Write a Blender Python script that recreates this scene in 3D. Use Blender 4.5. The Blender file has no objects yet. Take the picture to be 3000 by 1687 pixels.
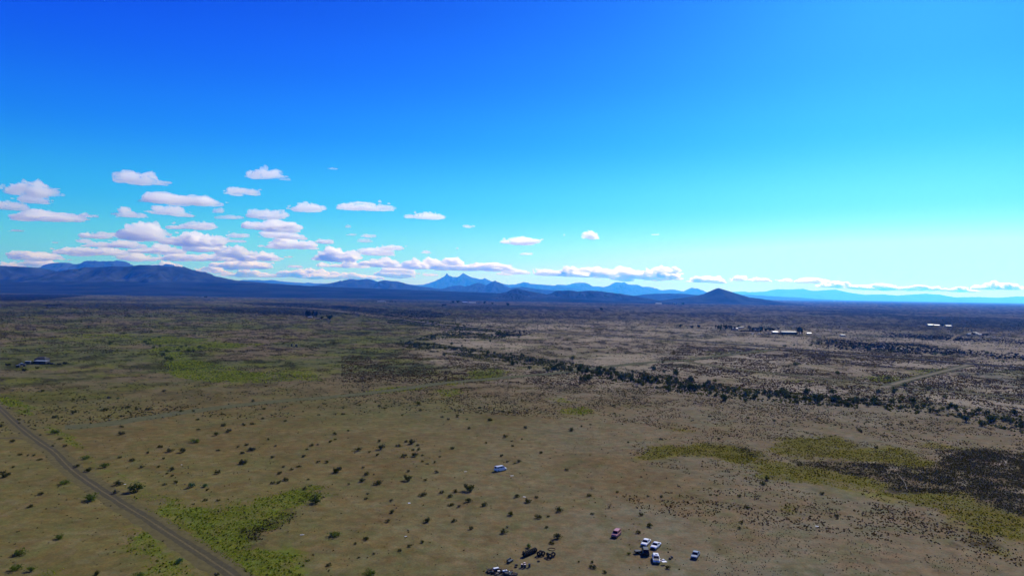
import bpy, math, random
import numpy as np
from mathutils import Matrix, Vector

SC = bpy.context.scene
COL = SC.collection
RNG = np.random.default_rng(11)
random.seed(5)
PI = math.pi
R = math.radians

# ------------------------------------------------------------------ camera
CAM_H = 70.0                    # the drone hovers 70 m above the plain
PITCH, ROLL, FPX = R(0.53), R(0.917), 2000.0
f_ = Vector((0, math.cos(PITCH), math.sin(PITCH)))
r0 = Vector((1, 0, 0))
u0 = Vector((0, -math.sin(PITCH), math.cos(PITCH)))
r_ = r0 * math.cos(ROLL) + u0 * math.sin(ROLL)
u_ = -r0 * math.sin(ROLL) + u0 * math.cos(ROLL)
cd = bpy.data.cameras.new('camera')
cam = bpy.data.objects.new('camera', cd)
COL.objects.link(cam)
cd.lens, cd.sensor_width = 24.0, 36.0
cd.clip_start, cd.clip_end = 1.0, 400000.0
cam.matrix_world = Matrix(((r_.x, u_.x, -f_.x, 0), (r_.y, u_.y, -f_.y, 0),
                           (r_.z, u_.z, -f_.z, CAM_H), (0, 0, 0, 1)))
SC.camera = cam

# ------------------------------------------------------------------ world, sun, exposure
SUN_AZ, SUN_EL = R(32), R(36)
world = bpy.data.worlds.new("World")
SC.world = world
world.use_nodes = True
nt = world.node_tree
nt.nodes.clear()


def nn(tree, kind, **kw):
    n = tree.nodes.new(kind)
    for k, v in kw.items():
        setattr(n, k, v)
    return n


wo = nn(nt, 'ShaderNodeOutputWorld')
bg = nn(nt, 'ShaderNodeBackground')
bg.inputs[1].default_value = 0.1
sky = nn(nt, 'ShaderNodeTexSky', sky_type='NISHITA', sun_disc=False)
sky.sun_elevation, sky.sun_rotation = SUN_EL, SUN_AZ
sky.air_density, sky.dust_density, sky.ozone_density = 1.0, 0.5, 1.0
# deep, saturated desert sky: per-channel response over the physical sky, graded with elevation
sep = nn(nt, 'ShaderNodeSeparateColor')
comb = nn(nt, 'ShaderNodeCombineColor')
nt.links.new(sky.outputs[0], sep.inputs[0])
tc = nn(nt, 'ShaderNodeTexCoord')
sxyz = nn(nt, 'ShaderNodeSeparateXYZ')
nt.links.new(tc.outputs['Generated'], sxyz.inputs[0])
SKY_GRADE = [  # sin(elevation): factor for R, G, B  (radiance = factor * (sky*0.1)^power)
    (0.00, (0.62, 1.05, 0.97)), (0.055, (0.46, 0.97, 1.02)), (0.13, (0.22, 0.80, 1.14)),
    (0.225, (0.11, 0.64, 1.18)), (0.31, (0.085, 0.56, 1.14)), (0.39, (0.07, 0.52, 1.0)),
    (0.60, (0.05, 0.42, 0.70)), (1.00, (0.04, 0.34, 0.45))]
SKY_POW = (2.0, 1.5, 0.4)
SKY_MAX = (0.56, 0.97, 1.0)
grade = nn(nt, 'ShaderNodeValToRGB')
cr = grade.color_ramp
cr.interpolation = 'EASE'
for i, (p, c) in enumerate(SKY_GRADE):
    e = cr.elements[i] if i < 2 else cr.elements.new(p)
    e.position = p
    e.color = (*[v * 0.5 for v in c], 1)
nt.links.new(sxyz.outputs[2], grade.inputs[0])
gsep = nn(nt, 'ShaderNodeSeparateColor')
nt.links.new(grade.outputs[0], gsep.inputs[0])
for ch in range(3):
    a = nn(nt, 'ShaderNodeMath', operation='MULTIPLY')
    a.inputs[1].default_value = 0.1
    b = nn(nt, 'ShaderNodeMath', operation='POWER')
    b.inputs[1].default_value = SKY_POW[ch]
    if ch == 1:                                  # the green falls off faster the higher the sky
        pw = nn(nt, 'ShaderNodeMapRange')
        for k_, v_ in (('From Min', .13), ('From Max', .39), ('To Min', 1.0), ('To Max', 1.9)):
            pw.inputs[k_].default_value = v_
        nt.links.new(sxyz.outputs[2], pw.inputs['Value'])
        nt.links.new(pw.outputs[0], b.inputs[1])
    c = nn(nt, 'ShaderNodeMath', operation='MULTIPLY')
    d = nn(nt, 'ShaderNodeMath', operation='MULTIPLY')
    d.inputs[1].default_value = 20.0
    e = nn(nt, 'ShaderNodeMath', operation='MINIMUM')
    e.inputs[1].default_value = 10.0 * SKY_MAX[ch]
    nt.links.new(sep.outputs[ch], a.inputs[0])
    nt.links.new(a.outputs[0], b.inputs[0])
    nt.links.new(b.outputs[0], c.inputs[0])
    nt.links.new(gsep.outputs[ch], c.inputs[1])
    nt.links.new(c.outputs[0], d.inputs[0])
    nt.links.new(d.outputs[0], e.inputs[0])
    nt.links.new(e.outputs[0], comb.inputs[ch])
nt.links.new(comb.outputs[0], bg.inputs[0])
nt.links.new(bg.outputs[0], wo.inputs[0])

sd = bpy.data.lights.new('sun', 'SUN')
sd.energy, sd.angle, sd.color = 5.0, R(0.53), (1.0, 0.96, 0.89)
sun = bpy.data.objects.new('sun', sd)
COL.objects.link(sun)
to_sun = Vector((math.sin(SUN_AZ) * math.cos(SUN_EL), math.cos(SUN_AZ) * math.cos(SUN_EL), math.sin(SUN_EL)))
sun.rotation_euler = to_sun.to_track_quat('Z', 'Y').to_euler()
sun.location = (0, 0, 500)

vs = SC.view_settings
vs.view_transform, vs.look, vs.exposure, vs.gamma, vs.use_curve_mapping = 'Standard', 'None', 0.0, 1.0, False
SC.render.engine = 'CYCLES'
SC.cycles.max_bounces = 26
SC.cycles.diffuse_bounces = 3
SC.cycles.volume_bounces = 24
SC.cycles.transparent_max_bounces = 16
SC.cycles.use_denoising = True

# ------------------------------------------------------------------ photo pixel -> place
def ray(px, py):
    return f_ + r_ * ((px - 1500) / FPX) + u_ * ((843.5 - py) / FPX)


def G(px, py):
    """The point of the plain seen at a pixel of the 3000 x 1687 photograph."""
    d = ray(px, py)
    t = CAM_H / -d.z
    return Vector((d.x * t, d.y * t, 0.0))


def at_depth(px, py, D):
    d = ray(px, py)
    t = D / d.y
    return Vector((d.x * t, D, CAM_H + d.z * t))


def to_px(x, y, z=0.0):
    dz = z - CAM_H
    den = y * f_.y + dz * f_.z
    return (1500 + FPX * (x * r_.x + y * r_.y + dz * r_.z) / den,
            843.5 - FPX * (x * u_.x + y * u_.y + dz * u_.z) / den)


def horizon(px):
    return 862 + 0.016 * (px - 1500)


# ------------------------------------------------------------------ numpy noise
def _hash(ix, iy, s):
    h = (ix.astype(np.int64) * 374761393 + iy.astype(np.int64) * 668265263 + s * 1442695041) & 0xFFFFFFFF
    h = ((h ^ (h >> 13)) * 1274126177) & 0xFFFFFFFF
    h = h ^ (h >> 16)
    return (h & 0xFFFF) / 65535.0


def vnoise(x, y, s=0):
    ix, iy = np.floor(x), np.floor(y)
    fx, fy = x - ix, y - iy
    fx, fy = fx * fx * (3 - 2 * fx), fy * fy * (3 - 2 * fy)
    a, b = _hash(ix, iy, s), _hash(ix + 1, iy, s)
    c, d = _hash(ix, iy + 1, s), _hash(ix + 1, iy + 1, s)
    return (a + (b - a) * fx) * (1 - fy) + (c + (d - c) * fx) * fy


def fbm(x, y, s=0, o=4, g=0.5):
    t, amp, tot = 0.0, 1.0, 0.0
    for i in range(o):
        t = t + amp * vnoise(x * 2 ** i + 17.3 * i, y * 2 ** i - 9.1 * i, s + i)
        tot += amp
        amp *= g
    return t / tot


def inside(px, py, poly):
    """Even-odd test of many points against one polygon."""
    px, py = np.asarray(px, float), np.asarray(py, float)
    r = np.zeros(px.shape, bool)
    n = len(poly)
    for i in range(n):
        x1, y1 = poly[i]
        x2, y2 = poly[(i + 1) % n]
        if y1 == y2:
            continue
        c = ((y1 > py) != (y2 > py)) & (px < (x2 - x1) * (py - y1) / (y2 - y1) + x1)
        r ^= c
    return r


def smooth(a, b, x):
    t = np.clip((x - a) / (b - a), 0, 1)
    return t * t * (3 - 2 * t)


# ------------------------------------------------------------------ materials
def lin(c):
    return tuple((v / 255 / 12.92) if v <= 10 else ((v / 255 + 0.055) / 1.055) ** 2.4 for v in c)


LIGHT = (1.10, 1.13, 1.50)      # sunlit radiance of a white level surface here, used to turn seen colours into albedos


def alb(c):
    return tuple(min(0.9, a / b) for a, b in zip(lin(c), LIGHT))


def material(name, color, rough=0.9, metal=0.0, spec=0.3, noise=None, coat=0.0, trans=0.0):
    m = bpy.data.materials.new(name)
    m.use_nodes = True
    t = m.node_tree
    p = t.nodes['Principled BSDF']
    p.inputs['Base Color'].default_value = (*color, 1)
    p.inputs['Roughness'].default_value = rough
    p.inputs['Metallic'].default_value = metal
    p.inputs['Specular IOR Level'].default_value = spec
    p.inputs['Coat Weight'].default_value = coat
    p.inputs['Transmission Weight'].default_value = trans
    if noise:
        scale, amount = noise
        g = nn(t, 'ShaderNodeNewGeometry')
        n = nn(t, 'ShaderNodeTexNoise')
        n.inputs['Scale'].default_value = scale
        n.inputs['Detail'].default_value = 5
        t.links.new(g.outputs['Position'], n.inputs['Vector'])
        mr = nn(t, 'ShaderNodeMapRange')
        mr.inputs['From Min'].default_value, mr.inputs['From Max'].default_value = 0.3, 0.7
        mr.inputs['To Min'].default_value, mr.inputs['To Max'].default_value = 1 - amount, 1 + amount
        t.links.new(n.outputs[0], mr.inputs['Value'])
        mx = nn(t, 'ShaderNodeVectorMath', operation='SCALE')
        mx.inputs[0].default_value = color
        t.links.new(mr.outputs[0], mx.inputs['Scale'])
        t.links.new(mx.outputs[0], p.inputs['Base Color'])
    return m


def attr_material(name, rough=1.0, translucent=0.0, noises=((0.35, 0.16), (0.05, 0.12)), bump=0.0, hue=0.0):
    """Albedo from the mesh's colour attribute, broken up by world-space noise."""
    m = bpy.data.materials.new(name)
    m.use_nodes = True
    t = m.node_tree
    p = t.nodes['Principled BSDF']
    p.inputs['Roughness'].default_value = rough
    p.inputs['Specular IOR Level'].default_value = 0.0
    a = nn(t, 'ShaderNodeAttribute', attribute_name='albedo')
    last = a.outputs['Color']
    g = nn(t, 'ShaderNodeNewGeometry')
    for scale, amount in noises:
        n = nn(t, 'ShaderNodeTexNoise')
        n.inputs['Scale'].default_value = scale
        n.inputs['Detail'].default_value = 6
        n.inputs['Roughness'].default_value = 0.65
        t.links.new(g.outputs['Position'], n.inputs['Vector'])
        mr = nn(t, 'ShaderNodeMapRange')
        mr.inputs['From Min'].default_value, mr.inputs['From Max'].default_value = 0.3, 0.7
        mr.inputs['To Min'].default_value, mr.inputs['To Max'].default_value = 1 - amount, 1 + amount
        t.links.new(n.outputs[0], mr.inputs['Value'])
        s = nn(t, 'ShaderNodeVectorMath', operation='SCALE')
        t.links.new(last, s.inputs[0])
        t.links.new(mr.outputs[0], s.inputs['Scale'])
        last = s.outputs[0]
    if hue:                                   # warm and cool grains of soil
        for scale in (1.1, .17):
            n = nn(t, 'ShaderNodeTexNoise')
            n.inputs['Scale'].default_value = scale
            n.inputs['Detail'].default_value = 4
            off = nn(t, 'ShaderNodeVectorMath', operation='ADD')
            off.inputs[1].default_value = (311, 127, 53)
            t.links.new(g.outputs['Position'], off.inputs[0])
            t.links.new(off.outputs[0], n.inputs['Vector'])
            r = nn(t, 'ShaderNodeValToRGB')
            r.color_ramp.elements[0].position, r.color_ramp.elements[1].position = .36, .64
            r.color_ramp.elements[0].color = (1 + hue * .6, 1 - hue * .4, 1 - hue, 1)
            r.color_ramp.elements[1].color = (1 - hue * .7, 1 + hue * .1, 1 - hue * .1, 1)
            m2 = nn(t, 'ShaderNodeVectorMath', operation='MULTIPLY')
            t.links.new(n.outputs[0], r.inputs[0])
            t.links.new(last, m2.inputs[0])
            t.links.new(r.outputs[0], m2.inputs[1])
            last = m2.outputs[0]
    t.links.new(last, p.inputs['Base Color'])
    if bump:
        n = nn(t, 'ShaderNodeTexNoise')
        n.inputs['Scale'].default_value = 0.8
        n.inputs['Detail'].default_value = 6
        b = nn(t, 'ShaderNodeBump')
        b.inputs['Strength'].default_value = bump
        b.inputs['Distance'].default_value = 0.25
        t.links.new(g.outputs['Position'], n.inputs['Vector'])
        t.links.new(n.outputs[0], b.inputs['Height'])
        t.links.new(b.outputs[0], p.inputs['Normal'])
    if translucent:
        tr = nn(t, 'ShaderNodeBsdfTranslucent')
        mix = nn(t, 'ShaderNodeMixShader')
        mix.inputs[0].default_value = translucent
        t.links.new(last, tr.inputs[0])
        t.links.new(p.outputs[0], mix.inputs[1])
        t.links.new(tr.outputs[0], mix.inputs[2])
        t.links.new(mix.outputs[0], t.nodes['Material Output'].inputs[0])
    return m


# ------------------------------------------------------------------ object helpers
def tag(o, label=None, cat=None, group=None, kind=None):
    for k, v in (('label', label), ('category', cat), ('group', group), ('kind', kind)):
        if v:
            o[k] = v
    return o


def link(name, me, mats=(), parent=None, loc=None):
    for m in (mats if isinstance(mats, (list, tuple)) else (mats,)):
        me.materials.append(m)
    o = bpy.data.objects.new(name, me)
    COL.objects.link(o)
    if parent is not None:
        o.parent = parent
    if loc is not None:
        o.location = loc
    return o


def np_mesh(name, verts, faces, colors=None, smooth_shade=False):
    """faces: an (n,3) or (n,4) int array; colors: (nverts,3) albedo."""
    me = bpy.data.meshes.new(name)
    verts = np.asarray(verts, np.float32)
    faces = np.asarray(faces, np.int32)
    k = faces.shape[1]
    me.vertices.add(len(verts))
    me.vertices.foreach_set('co', verts.ravel())
    me.loops.add(faces.size)
    me.loops.foreach_set('vertex_index', faces.ravel())
    me.polygons.add(len(faces))
    me.polygons.foreach_set('loop_start', np.arange(0, faces.size, k, dtype=np.int32))
    me.polygons.foreach_set('loop_total', np.full(len(faces), k, np.int32))
    if smooth_shade:
        me.polygons.foreach_set('use_smooth', np.ones(len(faces), bool))
    me.update(calc_edges=True)
    if colors is not None:
        a = me.attributes.new('albedo', 'FLOAT_COLOR', 'POINT')
        c = np.ones((len(verts), 4), np.float32)
        c[:, :3] = colors
        a.data.foreach_set('color', c.ravel())
    return me


class MB:
    """Collects boxes, cylinders, lofts and quads into one mesh."""

    def __init__(self):
        self.v, self.f, self.m = [], [], []

    def add(self, verts, faces, mat=0):
        b = len(self.v)
        self.v += [tuple(p) for p in verts]
        self.f += [tuple(b + i for i in q) for q in faces]
        self.m += [mat] * len(faces)
        return self

    def box(self, c, s, mat=0, rz=0.0, top=1.0, ry=0.0):
        x, y, z = (a / 2 for a in s)
        pts = [(-x, -y, -z), (x, -y, -z), (x, y, -z), (-x, y, -z),
               (-x * top, -y * top, z), (x * top, -y * top, z), (x * top, y * top, z), (-x * top, y * top, z)]
        m = Matrix.Translation(c) @ Matrix.Rotation(rz, 4, 'Z') @ Matrix.Rotation(ry, 4, 'Y')
        pts = [m @ Vector(p) for p in pts]
        return self.add(pts, [(3, 2, 1, 0), (4, 5, 6, 7), (0, 1, 5, 4), (1, 2, 6, 5), (2, 3, 7, 6), (3, 0, 4, 7)], mat)

    def tube(self, a, b, ra, rb=None, n=8, mat=0, caps=True):
        a, b = Vector(a), Vector(b)
        rb = ra if rb is None else rb
        d = (b - a).normalized()
        s = d.orthogonal().normalized()
        t = d.cross(s)
        ring = [s * math.cos(2 * PI * i / n) + t * math.sin(2 * PI * i / n) for i in range(n)]
        pts = [a + q * ra for q in ring] + [b + q * rb for q in ring]
        fs = [(i, (i + 1) % n, n + (i + 1) % n, n + i) for i in range(n)]
        if caps:
            fs += [tuple(range(n - 1, -1, -1)), tuple(range(n, 2 * n))]
        return self.add(pts, fs, mat)

    def lathe(self, prof, n=16, mat=0, axis='Z', c=(0, 0, 0)):
        """prof: (radius, height) pairs; open ends are capped where the radius is 0."""
        pts, fs = [], []
        for r, h in prof:
            for i in range(n):
                a = 2 * PI * i / n
                p = (r * math.cos(a), r * math.sin(a), h)
                if axis == 'Y':
                    p = (p[0], p[2], p[1])
                pts.append(Vector(p) + Vector(c))
        for k in range(len(prof) - 1):
            for i in range(n):
                j = (i + 1) % n
                fs.append((k * n + i, k * n + j, (k + 1) * n + j, (k + 1) * n + i))
        return self.add(pts, fs, mat)

    def loft(self, rings, mat=0, caps=True):
        n = len(rings[0])
        pts = [p for r in rings for p in r]
        fs = []
        for k in range(len(rings) - 1):
            for i in range(n):
                j = (i + 1) % n
                fs.append((k * n + i, k * n + j, (k + 1) * n + j, (k + 1) * n + i))
        if caps:
            fs += [tuple(range(n - 1, -1, -1)), tuple(range((len(rings) - 1) * n, len(rings) * n))]
        return self.add(pts, fs, mat)

    def slab(self, quad, t, mat=0):
        """A thin plate: four corners and a thickness along its normal."""
        q = [Vector(p) for p in quad]
        n = (q[1] - q[0]).cross(q[2] - q[0]).normalized() * t
        return self.add(q + [p + n for p in q], [(3, 2, 1, 0), (4, 5, 6, 7), (0, 1, 5, 4), (1, 2, 6, 5), (2, 3, 7, 6), (3, 0, 4, 7)], mat)

    def mesh(self, name, smooth_shade=False):
        me = bpy.data.meshes.new(name)
        me.from_pydata(self.v, [], self.f)
        me.polygons.foreach_set('material_index', self.m)
        if smooth_shade:
            me.polygons.foreach_set('use_smooth', [True] * len(self.f))
        me.update()
        return me

    def build(self, name, mats, parent=None, loc=None, smooth_shade=False):
        return link(name, self.mesh(name, smooth_shade), mats, parent, loc)


def empty(name, loc, rz=0.0):
    o = bpy.data.objects.new(name, None)
    COL.objects.link(o)
    o.location = loc
    o.rotation_euler = (0, 0, rz)
    o.empty_display_size = 0.5
    return o


KIDS = {}


def copy_tree(o, loc, rz=0.0, scale=1.0, label=None, group=None):
    """A copy of a thing, of its parts and of their sub-parts; meshes are shared."""
    def rec(src, par):
        c = src.copy()
        COL.objects.link(c)
        if par is not None:
            c.parent = par
        for ch in KIDS_OF(src):
            rec(ch, c)
        return c
    c = rec(o, None)
    c.location, c.rotation_euler, c.scale = loc, (0, 0, rz), (scale,) * 3
    if label:
        c['label'] = label
    if group:
        c['group'] = group
    return c


def KIDS_OF(o):
    if o.name not in KIDS:
        KIDS[o.name] = [k for k in COL.objects if k.parent == o]
    return KIDS[o.name]
# ------------------------------------------------------------------ ground: one sheet to the horizon
def soil_fields(x, y):
    """Masks of the plain at world points: green weeds, dark thicket, pale crust, and the soil's albedo."""
    px, py = to_px(x, y)
    D = np.hypot(x, y)
    # ragged edges: warp by world noise, in pixels of the place's own scale
    sc = FPX / np.maximum(y, 50)
    D_ = np.maximum(y, 50)
    k = 1 + smooth(350, 1200, D_) * 3.5
    wx = ((fbm(x / 14, y / 14, 3) - .5) * 16 + (fbm(x / 60, y / 60, 13) - .5) * 24 * (k - 1)) * sc
    wy = ((fbm(x / 14, y / 14, 7) - .5) * 28 + (fbm(x / 60, y / 60, 17) - .5) * 40 * (k - 1)) * FPX * CAM_H / D_ ** 2
    green = np.zeros(x.shape)
    dark = np.zeros(x.shape)
    pale = np.zeros(x.shape)
    for rep in range(3):                      # three jittered looks, averaged: edges thin out instead of stopping
        f = (4 + 5 * rep) * k
        jx = (fbm(x / 3.2, y / 3.2, 211 + rep, 2) - .5) * f * sc
        jy = (fbm(x / 3.2, y / 3.2, 221 + rep, 2) - .5) * f * 1.6 * FPX * CAM_H / D_ ** 2
        qx, qy = px + wx + jx, py + wy + jy
        g_, d_, p_ = np.zeros(x.shape), np.zeros(x.shape), np.zeros(x.shape)
        for poly, g in GREEN:
            g_ = np.maximum(g_, np.where(inside(qx, qy, poly), g, 0))
        for poly, g in DARK:
            d_ = np.maximum(d_, np.where(inside(qx, qy, poly), g, 0))
        for poly in PALE:
            m = inside(qx, qy, poly)
            p_ = np.maximum(p_, m * 1.0)
            d_ = np.where(m, d_ * .1, d_)
            g_ = np.where(m, g_ * .1, g_)
        green, dark, pale = green + g_ / 3, dark + d_ / 3, pale + p_ / 3
    thin = smooth(.33, .50, fbm(x / 6, y / 6, 231, 4))
    dark = dark * (.35 + .65 * thin)
    green = green * (.55 + .45 * smooth(.30, .46, fbm(x / 7, y / 7, 241, 4)))
    far = smooth(420, 800, D)
    patch = smooth(.36, .58, fbm(x / 24, y / 24, 29, 5))
    green = green * (1 - far * (1 - patch) * .8)
    pale = pale * (1 - far * (1 - patch) * .8)
    flats = smooth(.50, .57, fbm(x / 95, y / 70, 271, 6, .6)) * smooth(1120, 1450, px) * far * smooth(2200, 1300, D)
    pale = np.maximum(pale, flats * .9)
    dark = dark * (1 - far * (1 - smooth(.34, .56, fbm(x / 40, y / 40, 37, 5))) * .85)
    return px, py, D, green, dark, pale


GREEN = [
    ([(425, 1430), (480, 1462), (560, 1475), (640, 1480), (745, 1465), (800, 1455), (870, 1447), (940, 1450), (955, 1466), (900, 1482),
      (860, 1500), (830, 1530), (760, 1560), (735, 1590), (800, 1598), (880, 1610), (860, 1630), (830, 1645), (890, 1660), (905, 1700),
      (700, 1700), (640, 1640), (575, 1592), (505, 1530), (450, 1475)], 1.0),
    ([(355, 1580), (390, 1556), (430, 1568), (462, 1610), (485, 1642), (440, 1640), (365, 1605)], 1.0),
    ([(100, 1664), (165, 1650), (195, 1662), (150, 1700), (90, 1700)], .75),
    ([(430, 1662), (520, 1648), (575, 1700), (415, 1700)], .8),
    ([(-60, 1150), (0, 1158), (55, 1172), (105, 1208), (85, 1215), (30, 1190), (-60, 1165)], .7),
    ([(135, 1250), (170, 1258), (215, 1280), (245, 1312), (225, 1312), (185, 1285)], .8),
    ([(262, 1330), (282, 1338), (320, 1370), (400, 1414), (425, 1430), (408, 1432), (330, 1384)], .6),
    ([(430, 992), (520, 985), (640, 1003), (800, 1008), (700, 1020), (560, 1030), (520, 1045), (600, 1060), (680, 1073), (740, 1085),
      (785, 1105), (640, 1116), (520, 1102), (490, 1076), (500, 1050), (450, 1030)], .75),
    ([(140, 988), (300, 976), (420, 978), (400, 990), (200, 992)], .5),
    ([(620, 1088), (900, 1085), (935, 1112), (700, 1122)], .45),
    ([(1358, 1106), (1380, 1086), (1440, 1078), (1492, 1088), (1472, 1106), (1420, 1116)], .85),
    ([(1285, 1114), (1340, 1112), (1372, 1122), (1320, 1132)], .7),
    ([(1040, 1155), (1120, 1136), (1250, 1130), (1240, 1140), (1130, 1152)], .7),
    ([(1285, 1143), (1340, 1140), (1370, 1152), (1330, 1164), (1295, 1158)], .6),
    ([(1600, 1170), (1640, 1164), (1690, 1172), (1650, 1180)], .6),
    ([(1630, 1206), (1660, 1192), (1705, 1190), (1745, 1204), (1690, 1216)], .75),
    ([(1965, 1258), (2020, 1252), (2024, 1264), (1985, 1268)], .6),
    ([(1885, 1320), (1925, 1300), (1960, 1311), (2050, 1299), (2090, 1304), (2150, 1312), (2200, 1320), (2212, 1340), (2195, 1352),
      (2140, 1350), (2080, 1336), (2040, 1340), (1990, 1331), (1930, 1345), (1900, 1336)], .95),
    ([(2257, 1313), (2268, 1290), (2308, 1281), (2371, 1280), (2419, 1279), (2474, 1285), (2493, 1298), (2515, 1320), (2559, 1320),
      (2603, 1313), (2659, 1320), (2696, 1342), (2732, 1357), (2714, 1366), (2640, 1362), (2566, 1351), (2526, 1354), (2456, 1352),
      (2419, 1350), (2364, 1339), (2308, 1339), (2286, 1331)], 1.0),
    ([(2186, 1368), (2209, 1357), (2271, 1361), (2345, 1372), (2419, 1379), (2511, 1394), (2566, 1412), (2640, 1434), (2714, 1438),
      (2788, 1445), (2843, 1468), (2917, 1490), (3020, 1512), (3060, 1600), (2935, 1557), (2861, 1546), (2788, 1520), (2732, 1494),
      (2677, 1476), (2625, 1458), (2566, 1443), (2493, 1435), (2434, 1424), (2345, 1417), (2308, 1406), (2257, 1399), (2205, 1384)], .95),
    ([(2873, 1586), (2917, 1582), (2965, 1600), (2970, 1619), (2935, 1624), (2891, 1604)], .85),
    ([(2290, 1478), (2330, 1490), (2365, 1510), (2340, 1520), (2290, 1500)], .6),
    ([(2690, 1300), (2830, 1312), (2860, 1326), (2740, 1322)], .6),
    ([(2070, 1030), (2260, 1022), (2270, 1030), (2110, 1042), (2000, 1052)], .4),
    ([(2520, 1100), (2640, 1090), (2780, 1075), (2800, 1082), (2640, 1118), (2540, 1118)], .5),
    ([(2250, 1105), (2330, 1108), (2420, 1122), (2300, 1122)], .4),
]
DARK = [
    ([(2308, 1350), (2382, 1355), (2530, 1357), (2714, 1368), (2751, 1350), (2732, 1326), (2806, 1324), (2861, 1315), (2935, 1320),
      (3060, 1335), (3060, 1520), (2917, 1488), (2843, 1466), (2788, 1444), (2714, 1437), (2640, 1433), (2566, 1410), (2493, 1388),
      (2419, 1376), (2345, 1366)], .9),
    ([(2150, 1308), (2192, 1314), (2212, 1340), (2170, 1340)], .8),
    ([(2861, 1552), (2917, 1551), (2922, 1571), (2876, 1583), (2824, 1575), (2773, 1562), (2824, 1559)], .8),
    ([(2370, 1278), (2420, 1279), (2412, 1288), (2380, 1286)], .6),
    ([(720, 1548), (800, 1512), (880, 1500), (896, 1508), (850, 1532), (790, 1562), (765, 1582), (735, 1572)], .75),
    ([(880, 1450), (940, 1452), (958, 1464), (900, 1480), (880, 1470)], .6),
    ([(1000, 895), (1116, 904), (1233, 910), (1345, 922), (1272, 929), (1210, 934), (1116, 930), (1000, 919)], .95),
    ([(1050, 913), (1160, 912), (1150, 917), (1060, 917)], 0.0),
    ([(606, 907), (699, 907), (893, 914), (1010, 917), (1000, 924), (776, 923), (690, 914)], .85),
    ([(691, 887), (893, 889), (1010, 897), (1000, 904), (780, 899)], .8),
    ([(-200, 862), (116, 862), (272, 864), (155, 875), (78, 882), (-200, 884)], .9),
    ([(110, 893), (190, 890), (185, 896), (120, 897)], .7),
    ([(430, 848), (640, 852), (760, 858), (600, 862), (450, 856)], .7),
    ([(1458, 986), (1478, 971), (1520, 966), (1572, 968), (1562, 977), (1500, 986)], .9),
    ([(2390, 1000), (2560, 1000), (2800, 1022), (3100, 1050), (3100, 1062), (2800, 1042), (2560, 1030), (2420, 1020)], .45),
    ([(2600, 975), (2800, 985), (3100, 1000), (3100, 1012), (2850, 1000), (2650, 992)], .45),
]
PALE = [
    [(2581, 1361), (2618, 1368), (2655, 1383), (2605, 1388)],
    [(2780, 1420), (2810, 1401), (2843, 1405), (2806, 1426)],
    [(2873, 1353), (2954, 1357), (2968, 1369), (2898, 1373)],
    [(2965, 1427), (3060, 1435), (3060, 1452), (2990, 1450)],
    [(2740, 1325), (2800, 1330), (2830, 1342), (2760, 1334)],
    [(2520, 1354), (2570, 1356), (2575, 1362), (2530, 1362)],
    [(1310, 1003), (1420, 996), (1500, 1010), (1560, 1028), (1470, 1032), (1380, 1022)],
    [(2700, 1155), (2860, 1168), (3100, 1195), (3100, 1215), (2900, 1196), (2720, 1180)],
    [(2790, 1196), (2880, 1200), (2900, 1212), (2820, 1212)],
    [(2840, 1128), (3100, 1150), (3100, 1168), (2880, 1146)],
    [(2250, 1120), (2420, 1132), (2500, 1150), (2380, 1160), (2250, 1140)],
    [(2560, 988), (3100, 1016), (3100, 1030), (2640, 1002)],
    [(2160, 985), (2380, 1000), (2300, 1018), (2080, 990)],
    [(1260, 1050), (1400, 1052), (1440, 1066), (1290, 1072)],
]


def mix3(a, b, t):
    return a * (1 - t[..., None]) + np.asarray(b) * t[..., None]


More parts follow.
